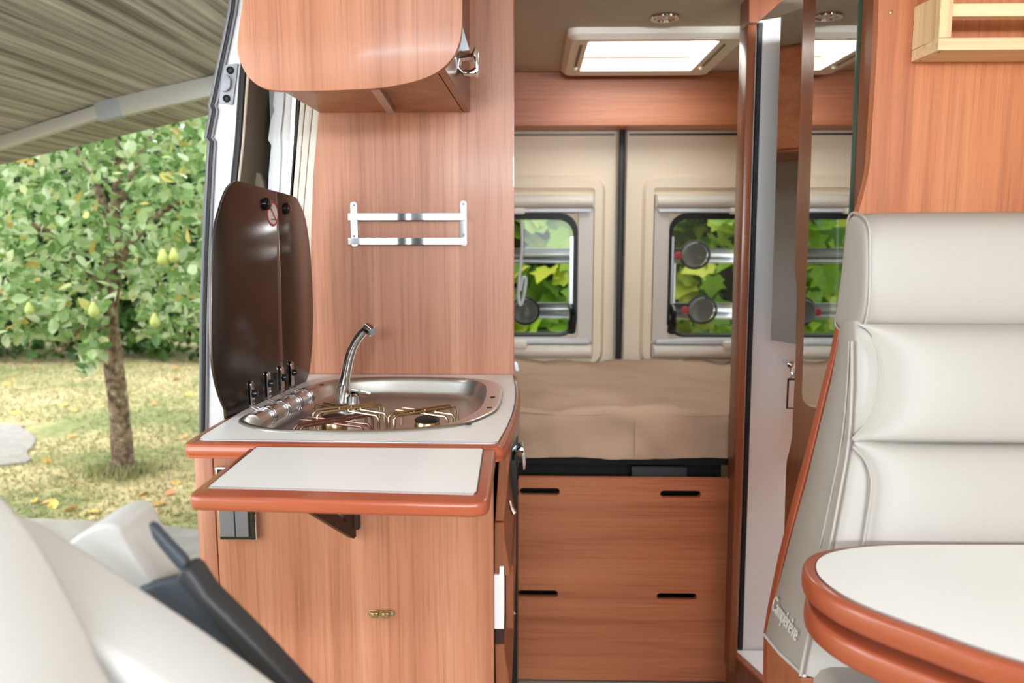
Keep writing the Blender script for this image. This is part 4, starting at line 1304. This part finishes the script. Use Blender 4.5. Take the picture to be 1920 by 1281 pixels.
# seat base side (wood) and seat cushion under the table
pa = [at(x, y, Y=1.30) for x, y in ((1437, 1196), (1436, 1400))]
B().hexa([at(1438, 1190, Y=1.316), at(1436, 1420, Y=1.316), at(1540, 1420, Y=1.05), at(1500, 1272, Y=1.07)], [at(1438, 1190, Y=1.316) + Vector((0.03, 0, 0)), at(1436, 1420, Y=1.316) + Vector((0.03, 0, 0)), at(1540, 1420, Y=1.05) + Vector((0.03, 0, 0)), at(1500, 1272, Y=1.07) + Vector((0.03, 0, 0))]).obj('seat_side', M['wood_h'], bn)
B().tube([secs[-1][0], secs[-1][1], secs[-1][2]], 0.003, 8).obj('piping', M['leather_w'], bn)
B().hexa([(0.41, 0.72, 0.50), (1.2, 0.72, 0.50), (1.2, 1.08, 0.50), (0.41, 1.08, 0.50)], [(0.40, 0.70, 0.60), (1.2, 0.70, 0.60), (1.2, 1.10, 0.62), (0.40, 1.10, 0.62)]).bevel(0.03, 3).obj('seat_cushion', M['leather'], bn)
B().box(0.44, 1.2, 0.75, 1.30, -0.082, 0.50).obj('seat_box', M['wood_h'], bn)
# embroidered word on the side panel
fc = bpy.data.curves.new('embroidery', 'FONT')
fc.body = 'Campérêve'
fc.size = 0.030
fc.extrude = 0.0006
fc.shear = 0.15
fo2 = bpy.data.objects.new('embroidery', fc)
COL.objects.link(fo2)
fc.materials.append(M['thread'])
A1, A2 = at(1449, 1150, Y=1.293), at(1492, 1212, Y=1.112)
s7a, s7b = Vector(secs[6][0]), Vector(secs[6][2])
s8a, s8b = Vector(secs[7][0]), Vector(secs[7][2])


def side_pt(u, v):
    return s7a.lerp(s7b, u).lerp(s8a.lerp(s8b, u), v)


o_ = side_pt(0.10, 0.9)
ex = (side_pt(0.85, 1.2) - o_).normalized()
up_ = (s7a - s8a).normalized()
nn = ex.cross(up_).normalized()
ey = nn.cross(ex)
wid = (side_pt(0.85, 1.2) - o_).length
fc.size = wid / 5.0
bpy.context.view_layer.update()
em = bpy.data.meshes.new_from_object(fo2.evaluated_get(bpy.context.evaluated_depsgraph_get()))
bpy.data.objects.remove(fo2)
eo = bpy.data.objects.new('embroidery', em)
COL.objects.link(eo)
eo.parent = bn
eo.matrix_local = Matrix.Translation(o_ + nn * 0.0065 - Vector(bn.location)) @ Matrix((ex, ey, nn)).transposed().to_4x4()

# ================================================================== TABLE
TZ = 0.80
tb_ = thing('table', 'white dinette table with rounded orange edge and pull out leaf', 'table', (0.8, 0.9, TZ - 0.08))
tw = [(1920, 1241), (1850, 1219), (1795, 1200), (1740, 1180), (1684, 1160), (1630, 1139), (1585, 1118), (1552, 1096), (1535, 1078), (1530, 1063), (1535, 1049), (1556, 1037), (1600, 1028), (1650, 1023.5), (1720, 1021.5), (1800, 1021.5), (1920, 1021.5)]
twp = xy(smooth_loop([at(x, y, Z=TZ) for x, y in tw], 4, False))
e0, e1 = Vector(twp[0]), Vector(twp[3])
twp = [tuple(e0 + (e0 - e1).normalized() * 0.25)] + twp + [(1.15, twp[-1][1])]
twp = [twp[0]] + twp[1:]
twp.append((1.15, twp[0][1]))
ro_ = 0.017


def offw(pts, d, far=0.0015):
    """outline moved outwards, less so along the straight far edge"""
    o = offset(pts, 1.0)
    res = []
    for p, q in zip(pts, o):
        w = 1.0 if p[1] < 1.03 else max(0.0, 1 - (p[1] - 1.03) / 0.085)
        k = d * w + min(d, far) * (1 - w)
        res.append((p[0] + (q[0] - p[0]) * k, p[1] + (q[1] - p[1]) * k))
    return res
b = B()
loops = [lz(offset(twp, 0.001), TZ - 0.001)]
for k in range(9):
    a = PI / 2 - PI * k / 8
    loops.append([(p[0], p[1], TZ - 0.016 + 0.015 * (1 if math.sin(a) > 0 else -1) * abs(math.sin(a)) ** 0.6) for p in offw(twp, ro_ - 0.006 * (1 - math.cos(a)))])
b.loft(loops, True, False, True).obj('edge_band', M['edge'], tb_, smooth=60)
B().prism(twp, 'Z', TZ - 0.006, TZ).obj('laminate_top', M['laminate'], tb_)
B().loft([lz(twp, TZ + 0.0002), lz(offset(twp, 0.0015), TZ + 0.0001)], True, False, False).obj('joint_line', M['brownmetal'], tb_)
loops = []
leafp = [(p[0] + 0.004, p[1] - 0.003) for p in twp]
for k in range(9):
    a = PI / 2 - PI * k / 8
    loops.append([(p[0], p[1], TZ - 0.062 + 0.016 * (1 if math.sin(a) > 0 else -1) * abs(math.sin(a)) ** 0.6) for p in offw(leafp, ro_ - 0.006 * (1 - math.cos(a)))])
B().loft(loops).obj('pull_out_leaf', M['edge'], tb_, smooth=60)
B().prism([(p[0], p[1]) for p in offset(leafp, -0.02)], 'Z', TZ - 0.045, TZ - 0.032).obj('slide_rail', M['satin'], tb_)
B().lathe([(0.03, -0.882), (0.03, -0.066)], (1.0, 0.92, TZ), (0, 0, 1), 16).obj('table_leg', M['satin'], tb_)

# ================================================================== CAB SEAT (foreground, blurred)
cs = thing('cab_seat', 'white leather cab seat with charcoal plastic shell, reclined in the near corner', 'seat', (-0.35, 0.6, 0.6))


def slab(name, px, Y, depth, bev, mat, seg=4, sub=0, smooth=60):
    pts = [at(x, y, Y=Y + depth) for x, y in px]
    B().prism([tuple(p) for p in pts], 'Y', Y, Y + depth).bevel(bev, seg, 50).obj(name, mat, cs, smooth=smooth, sub=sub)


slab('backrest', smooth_loop([(-160, 800), (-60, 862), (0, 912), (50, 965), (95, 1030), (150, 1130), (195, 1230), (240, 1400), (-160, 1400)], 3), 0.42, 0.10, 0.022, M['leather_w'])
slab('side_bolster', smooth_loop([(-80, 930), (40, 958), (100, 985), (180, 1035), (265, 1092), (400, 1183), (520, 1272), (640, 1370), (300, 1420), (-80, 1380)], 3), 0.535, 0.09, 0.022, M['leather_w'])
slab('headrest', smooth_loop([(150, 1045), (162, 1015), (186, 984), (225, 952), (262, 937), (287, 942), (296, 962), (318, 1000), (348, 1045), (352, 1062), (330, 1080), (285, 1096), (230, 1150), (160, 1120)], 4), 0.69, 0.07, 0.018, M['leather_w'])
slab('shell_side', [(268, 1092), (300, 1082), (352, 1068), (366, 1075), (470, 1185), (590, 1310), (560, 1330), (400, 1190)], 0.68, 0.02, 0.004, M['charcoal'], 2)
slab('shell_back', [(353, 1064), (362, 1046), (374, 1041), (386, 1050), (412, 1090), (500, 1178), (640, 1330), (600, 1340), (480, 1200), (368, 1077)], 0.67, 0.03, 0.004, M['charcoal_d'], 2)
slab('shell_insert', [(287, 974), (298, 979), (330, 1014), (360, 1046), (352, 1064), (343, 1058), (312, 1022), (296, 1000)], 0.675, 0.012, 0.003, M['charcoal'], 2)

# ================================================================== AWNING
aw = thing('awning', 'striped taupe awning with grey folding arm over the open door', 'awning', (-2.0, 1.5, 1.7))


def az(x):
    return CAM.z + 0.76 + 0.223 * (x + 0.8)


b = B()
for yy in (0,):
    b.hexa([(-0.82, -1.6, az(-0.82)), (-3.5, -1.6, az(-3.5)), (-3.5, 4.0, az(-3.5)), (-0.82, 4.0, az(-0.82))], [(-0.82, -1.6, az(-0.82) + 0.004), (-3.5, -1.6, az(-3.5) + 0.004), (-3.5, 4.0, az(-3.5) + 0.004), (-0.82, 4.0, az(-0.82) + 0.004)])
b.obj('canopy', M['awning'], aw, smooth=0)
e1p, kn, e2p = at(395, 163, Y=3.35), at(197, 207, Y=3.35), at(-60, 288, Y=3.55)
e0p = e1p + (e1p - kn).normalized() * 0.35


def barbox(b, p, q, hw, hh):
    d = (q - p).normalized()
    s2 = Vector((-d.y, d.x, 0)).normalized() * hw
    u2 = d.cross(s2).normalized() * hh
    return b.hexa([tuple(p + s2 + u2), tuple(p - s2 + u2), tuple(p - s2 - u2), tuple(p + s2 - u2)], [tuple(q + s2 + u2), tuple(q - s2 + u2), tuple(q - s2 - u2), tuple(q + s2 - u2)])


dA = (kn - e1p).normalized()
barbox(B(), e0p, kn - dA * 0.03, 0.02, 0.040).bevel(0.008, 2).obj('arm', M['awnmetal'], aw)
dB = (e2p - kn).normalized()
barbox(B(), kn + dB * 0.03, e2p, 0.018, 0.028).bevel(0.008, 2).obj('arm', M['awnmetal'], aw)
barbox(B(), kn - dA * 0.075, kn + dB * 0.035, 0.026, 0.042).bevel(0.01, 2).obj('arm_knuckle', M['greyplastic'], aw)
B().tube([(-3.5, -1.6, az(-3.5) - 0.03), (-3.5, 4.02, az(-3.5) - 0.03)], 0.05, 10).obj('lead_rail', M['awnmetal'], aw)

# ================================================================== BIKE RACK BEHIND THE VAN
rkb = thing('bike_rack', 'aluminium bike rack rails with black wheel cups outside the rear windows', 'bike rack', (0.3, 3.62, 0.85))
BY = 3.60
for ya, yb2 in ((466, 494), (569, 598)):
    z1_, z0_ = at(1320, ya, Y=BY).z, at(1320, yb2, Y=BY).z
    hh = z1_ - z0_
    prof = [(BY, z1_), (BY + 0.02, z1_ - 0.004), (BY + 0.035, z1_ - hh * 0.35), (BY + 0.03, z1_ - hh * 0.62), (BY - 0.012, z0_ + 0.012), (BY - 0.014, z0_), (BY + 0.04, z0_), (BY + 0.05, z1_)]
    B().prism(prof, 'X', -0.5, at(1384, 480, Y=BY).x).bevel(0.002, 1).obj('rail', M['satin'], rkb, smooth=50)
for px, py in ((1303, 478), (1316, 581), (985, 583)):
    c = at(px, py, Y=BY - 0.04)
    B().lathe([(0.03, -0.04), (0.052, -0.03), (0.058, 0.0), (0.054, 0.006), (0.048, 0.0), (0.034, -0.014), (0.001, -0.02)], c, (0.25, -1, -0.15), 24).obj('wheel_cup', M['cup'], rkb)
    B().tube([c + Vector((0.061 * math.cos(a), 0.0 - 0.015 * math.cos(a), 0.06 * math.sin(a))) for a in [2 * PI * k / 20 for k in range(20)]], 0.006, 6, closed=True).obj('cup_strap', M['black'], rkb)
    B().box(c.x - 0.085, c.x - 0.05, c.y, c.y + 0.03, c.z - 0.02, c.z + 0.012).bevel(0.006, 2).obj('strap_buckle', M['red'], rkb)
for px in (1072, 1262):
    p = at(px, 500, Y=BY + 0.06)
    B().tube([(p.x, BY + 0.07, GZ), (p.x, BY + 0.07, 1.15)], 0.014, 10).obj('upright', M['satin'], rkb)

# ================================================================== PLANTS


def leaf_mesh(name, w, l, mat, lobed=False):
    me = bpy.data.meshes.new(name)
    if lobed:
        out = [(0, -0.15), (0.25, -0.3), (0.5, -0.05), (0.42, 0.12), (0.62, 0.35), (0.34, 0.42), (0.2, 0.62), (0, 0.95)]
    else:
        out = [(0, -0.5), (0.3, -0.32), (0.48, -0.02), (0.34, 0.28), (0, 0.6)]
    pts = [(x * w, y * l, 0.12 * w * abs(x) * 2) for x, y in out]
    ptsL = [(-x, y, z) for x, y, z in pts[1:-1]]
    v = pts + ptsL
    n = len(pts)
    f = []
    # two half blades folded along the midrib (vertices 0 and n-1)
    f.append(tuple(range(n)))
    f.append(tuple([0, n - 1] + [n + i for i in range(len(ptsL))][::-1]))
    me.from_pydata(v, [], f)
    me.materials.append(mat)
    return me


def scatter_mesh(name, src, spots, mat, parent):
    """all remaining leaves of a plant joined into one mesh"""
    V, F = [], []
    sv = [v.co.copy() for v in src.vertices]
    sf = [tuple(p.vertices) for p in src.polygons]
    for m in spots:
        k = len(V)
        V += [tuple(m @ c) for c in sv]
        F += [tuple(i + k for i in f) for f in sf]
    me = bpy.data.meshes.new(name)
    me.from_pydata(V, [], F)
    me.materials.append(mat)
    o = bpy.data.objects.new(name, me)
    COL.objects.link(o)
    o.parent = parent
    o['kind'] = 'stuff'
    return o


def rnd_mat(loc, size, droop=0.6, face=None):
    e = Matrix.Rotation(random.uniform(0, 2 * PI), 4, 'Z') @ Matrix.Rotation(random.gauss(0.2, droop), 4, 'X') @ Matrix.Rotation(random.gauss(0, droop), 4, 'Y')
    if face is not None:
        q = (Vector(face) + Vector((random.gauss(0, .5), random.gauss(0, .5), random.gauss(0, .5)))).normalized().to_track_quat('Z', 'Y').to_matrix().to_4x4()
        e = q @ Matrix.Rotation(random.uniform(0, 2 * PI), 4, 'Z')
    s = size * random.uniform(0.7, 1.3)
    return Matrix.Translation(loc) @ e @ Matrix.Diagonal((s, s, s, 1))


def leaf_parts(mesh, mats, parent):
    loc = Vector(parent.location)
    for m in mats:
        o = bpy.data.objects.new('leaf', mesh)
        COL.objects.link(o)
        o.parent = parent
        o.matrix_local = m


# pear tree
tbx = at(230, 884, Z=GZ)
tree = thing('pear_tree', 'leafy pear tree with slim lichened trunk on the lawn under the awning', 'tree', tbx)
TD = tbx.y
tpth = [at(x, y, Y=TD) for x, y in ((232, 892), (230, 860), (226, 800), (219, 730), (208, 650), (204, 580), (210, 520), (216, 440), (222, 340), (226, 200))]
B().tube(smooth_loop(tpth, 4, False), [0.085] * 2 + [0.074] * 6 + [0.066] * 10 + [0.06] * 8 + [0.045] * 6 + [0.03] * 5, 12).obj('trunk', M['bark'], tree)
for k, (x0_, y0_, x1_, y1_, dy) in enumerate(((206, 560, 60, 420, -0.5), (210, 520, 330, 380, -0.3), (216, 440, 130, 260, 0.4), (208, 600, 110, 660, -0.6), (219, 400, 300, 240, 0.5))):
    a, b2 = at(x0_, y0_, Y=TD), at(x1_, y1_, Y=TD + dy)
    B().tube(smooth_loop([a, a.lerp(b2, 0.5) + Vector((0, 0, 0.08)), b2], 4, False), [0.03] * 4 + [0.02] * 4 + [0.012], 8).obj('branch', M['bark'], tree)
lm = leaf_mesh('pear_leaf', 0.056, 0.077, M['leaf'])


def canopy_ok(px, py):
    if py > 520 + 0.5 * px and px < 150 and py > 640:
        return False
    low = 660 if px < 100 else 640 if px < 140 else 560 if px < 260 else 640
    if 65 < px < 200 and py < 725:
        low = 715 - abs(px - 140) * 0.7
    return py < low


spots = []
while len(spots) < 6600:
    px, py = random.uniform(-120, 470), random.uniform(60, 730)
    if not canopy_ok(px, py):
        continue
    if random.random() < 0.15 and noise.noise(Vector((px / 70, py / 70, 3))) < 0.05:
        continue
    y = TD + random.uniform(-0.75, 1.1) if py < 560 else TD + random.uniform(-0.8, -0.2)
    p = at(px, py, Y=y)
    spots.append((y, rnd_mat(p - tbx, 1.0, 0.7)))
spots.sort(key=lambda s_: s_[0])
leaf_parts(lm, [m for _, m in spots[:290]], tree)
scatter_mesh('foliage', lm, [m for _, m in spots[290:]], M['leaf'], tree)
# pears
pm = None
for k, (px, py, lb) in enumerate(((306, 482, 'pale green pear hanging highest, near the sliding door edge'), (326, 478, 'small green pear beside the highest pear, nearest the door edge'), (176, 580, 'green pear hanging just left of the trunk top'), (55, 578, 'pear hanging low at the far left of the tree'), (290, 600, 'pear hanging low right of the trunk'))):
    c = at(px, py, Y=TD - 0.85)
    t = thing('pear', lb, 'pear', c, 'pears in the tree')
    if pm is None:
        o = B().lathe([(0.004, -0.052), (0.022, -0.048), (0.033, -0.03), (0.034, -0.012), (0.026, 0.012), (0.016, 0.03), (0.011, 0.042), (0.003, 0.047)], c, (0, 0, 1), 14).obj('fruit', M['pear'], t, smooth=60)
        o2_ = B().tube([c + Vector((0, 0, 0.045)), c + Vector((0.004, 0, 0.075))], 0.0025, 6).obj('stem', M['bark'], t)
        pm = (o, o2_)
    else:
        for s_ in pm:
            q = s_.copy()
            COL.objects.link(q)
            q.parent = t
            q.scale = [0.78 + 0.08 * (k % 3)] * 3


# hedge and trees behind
def bush(name, label, cat, cx, cy, rx, ry, h, mesh, mat, n, nparts, base=0.0, face=None, core=True, size=1.0):
    t = thing(name, label, cat, (cx, cy, GZ))
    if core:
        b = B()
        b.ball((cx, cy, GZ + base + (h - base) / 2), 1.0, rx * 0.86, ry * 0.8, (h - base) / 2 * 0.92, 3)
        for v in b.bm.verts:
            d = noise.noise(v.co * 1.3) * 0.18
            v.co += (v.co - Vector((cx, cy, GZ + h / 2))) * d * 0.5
        b.obj('core', M['bush_shade'], t, smooth=180)
    sp = []
    while len(sp) < n:
        u, v = random.uniform(-1, 1), random.uniform(0, 2 * PI)
        r = math.sqrt(1 - u * u)
        d = Vector((r * math.cos(v), r * math.sin(v), u))
        if d.y > 0.35:
            continue
        k = random.uniform(0.86, 1.08) + 0.12 * noise.noise(d * 4)
        if base == 0 and d.z < 0:
            q = math.hypot(d.x, d.y)
            k *= (1 + (1 / max(q, 0.35) - 1) * 0.75) if q < 1 else 1
            d.z *= 1 / k
        p = Vector((d.x * rx * k, d.y * ry * k, base + (h - base) / 2 * (1 + d.z * k)))
        if p.z < 0.02:
            continue
        fc_ = None if face is None else Vector(face)
        sp.append((p.y, rnd_mat(p, size, 0.8, fc_)))
    sp.sort(key=lambda q: q[0])
    if nparts:
        leaf_parts(mesh, [m for _, m in sp[:nparts]], t)
    scatter_mesh('foliage', mesh, [m for _, m in sp[nparts:]], mat, t)
    return t


hm_ = leaf_mesh('hedge_leaf', 0.10, 0.15, M['leaf_h'])
for k, (cx, rx, h, lb) in enumerate(((-13.6, 1.5, 3.1, 'dark hedge bush at the far left end beyond the lawn'), (-11.2, 1.5, 3.0, 'dark hedge bush second from the far left beyond the lawn'), (-8.9, 1.5, 3.3, 'dark hedge bush just left of the pear tree trunk'), (-6.6, 1.5, 3.1, 'dark hedge bush just right of the pear tree trunk'), (-4.3, 1.5, 3.3, 'dark hedge bush beside the open door edge'), (-2.0, 1.5, 3.0, 'hedge bush hidden beyond the sliding door'))):
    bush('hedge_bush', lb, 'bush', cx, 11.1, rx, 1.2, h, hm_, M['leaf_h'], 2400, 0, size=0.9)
for k, (cx, cy, rx, h, lb) in enumerate(((-10.9, 16.2, 2.8, 6.6, 'tall leafy tree rising behind the left hedge'), (-5.8, 16.0, 2.8, 6.4, 'tall leafy tree rising behind the pear tree'), (-0.9, 16.2, 2.7, 6.8, 'tall leafy tree rising beside the open door edge'))):
    t = bush('tall_tree', lb, 'tree', cx, cy, rx, 1.8, h, hm_, M['leaf'], 3600, 0, base=1.4, core=False, size=1.25)
    B().tube([(cx, cy, GZ), (cx + 0.1, cy, GZ + 2.5), (cx, cy, GZ + 4.6)], [0.2, 0.15, 0.08], 10).obj('trunk', M['bark'], t)
# big-leaved shrub behind the van
vm_ = leaf_mesh('vine_leaf', 0.17, 0.17, M['leaf_v'], True)
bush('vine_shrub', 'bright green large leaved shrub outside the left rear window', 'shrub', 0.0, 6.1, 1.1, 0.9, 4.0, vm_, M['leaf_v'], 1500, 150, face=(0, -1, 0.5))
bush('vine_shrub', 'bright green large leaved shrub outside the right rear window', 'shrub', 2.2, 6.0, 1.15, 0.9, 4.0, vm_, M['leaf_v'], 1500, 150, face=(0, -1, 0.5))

# grass: sparse short blades, one object
gv, gf = [], []
for k in range(16000):
    if k < 800:
        a, r = random.uniform(0, 2 * PI), abs(random.gauss(0, 0.12))
        x, y, hgt = tbx.x + math.cos(a) * r * 1.4, tbx.y - 0.05 + math.sin(a) * r, random.uniform(0.03, 0.10)
    else:
        y = random.uniform(4.25, 11)
        x = random.uniform(-0.72 * y - 0.5, -0.38 * y)
        hgt = random.uniform(0.012, 0.04)
        if x < -3.6 and 5.4 < y < 6.9 and x < -3.95:
            continue
    a = random.uniform(0, PI)
    w = 0.008
    i = len(gv)
    gv += [(x - w * math.cos(a), y - w * math.sin(a), GZ), (x + w * math.cos(a), y + w * math.sin(a), GZ), (x + random.gauss(0, 0.02), y + random.gauss(0, 0.02), GZ + hgt)]
    gf.append((i, i + 1, i + 2))
me = bpy.data.meshes.new('grass')
me.from_pydata(gv, [], gf)
me.materials.append(M['blade'])
go = bpy.data.objects.new('grass', me)
COL.objects.link(go)
tag(go, 'short mossy grass growing around the tree and across the lawn', 'grass', kind='stuff')
fm = leaf_mesh('fallen_leaf', 0.07, 0.09, M['leaf_f'])
for px, py in ((88, 942), (100, 948), (62, 940), (133, 956), (25, 705), (62, 690), (330, 905), (345, 820), (350, 790), (30, 775), (135, 818), (120, 760), (330, 690), (355, 740), (175, 960), (300, 945), (270, 925), (318, 925), (90, 866), (330, 712), (290, 758), (15, 720), (140, 770), (268, 880)):
    p = at(px, py, Z=GZ + 0.012)
    o = bpy.data.objects.new('fallen_leaf', fm)
    COL.objects.link(o)
    o.location = p
    o.rotation_euler = (random.gauss(0, 0.3), random.gauss(0, 0.3), random.uniform(0, 6))
    tag(o, 'dry yellow or brown leaf lying on the lawn', 'leaf', 'fallen leaves on the lawn')
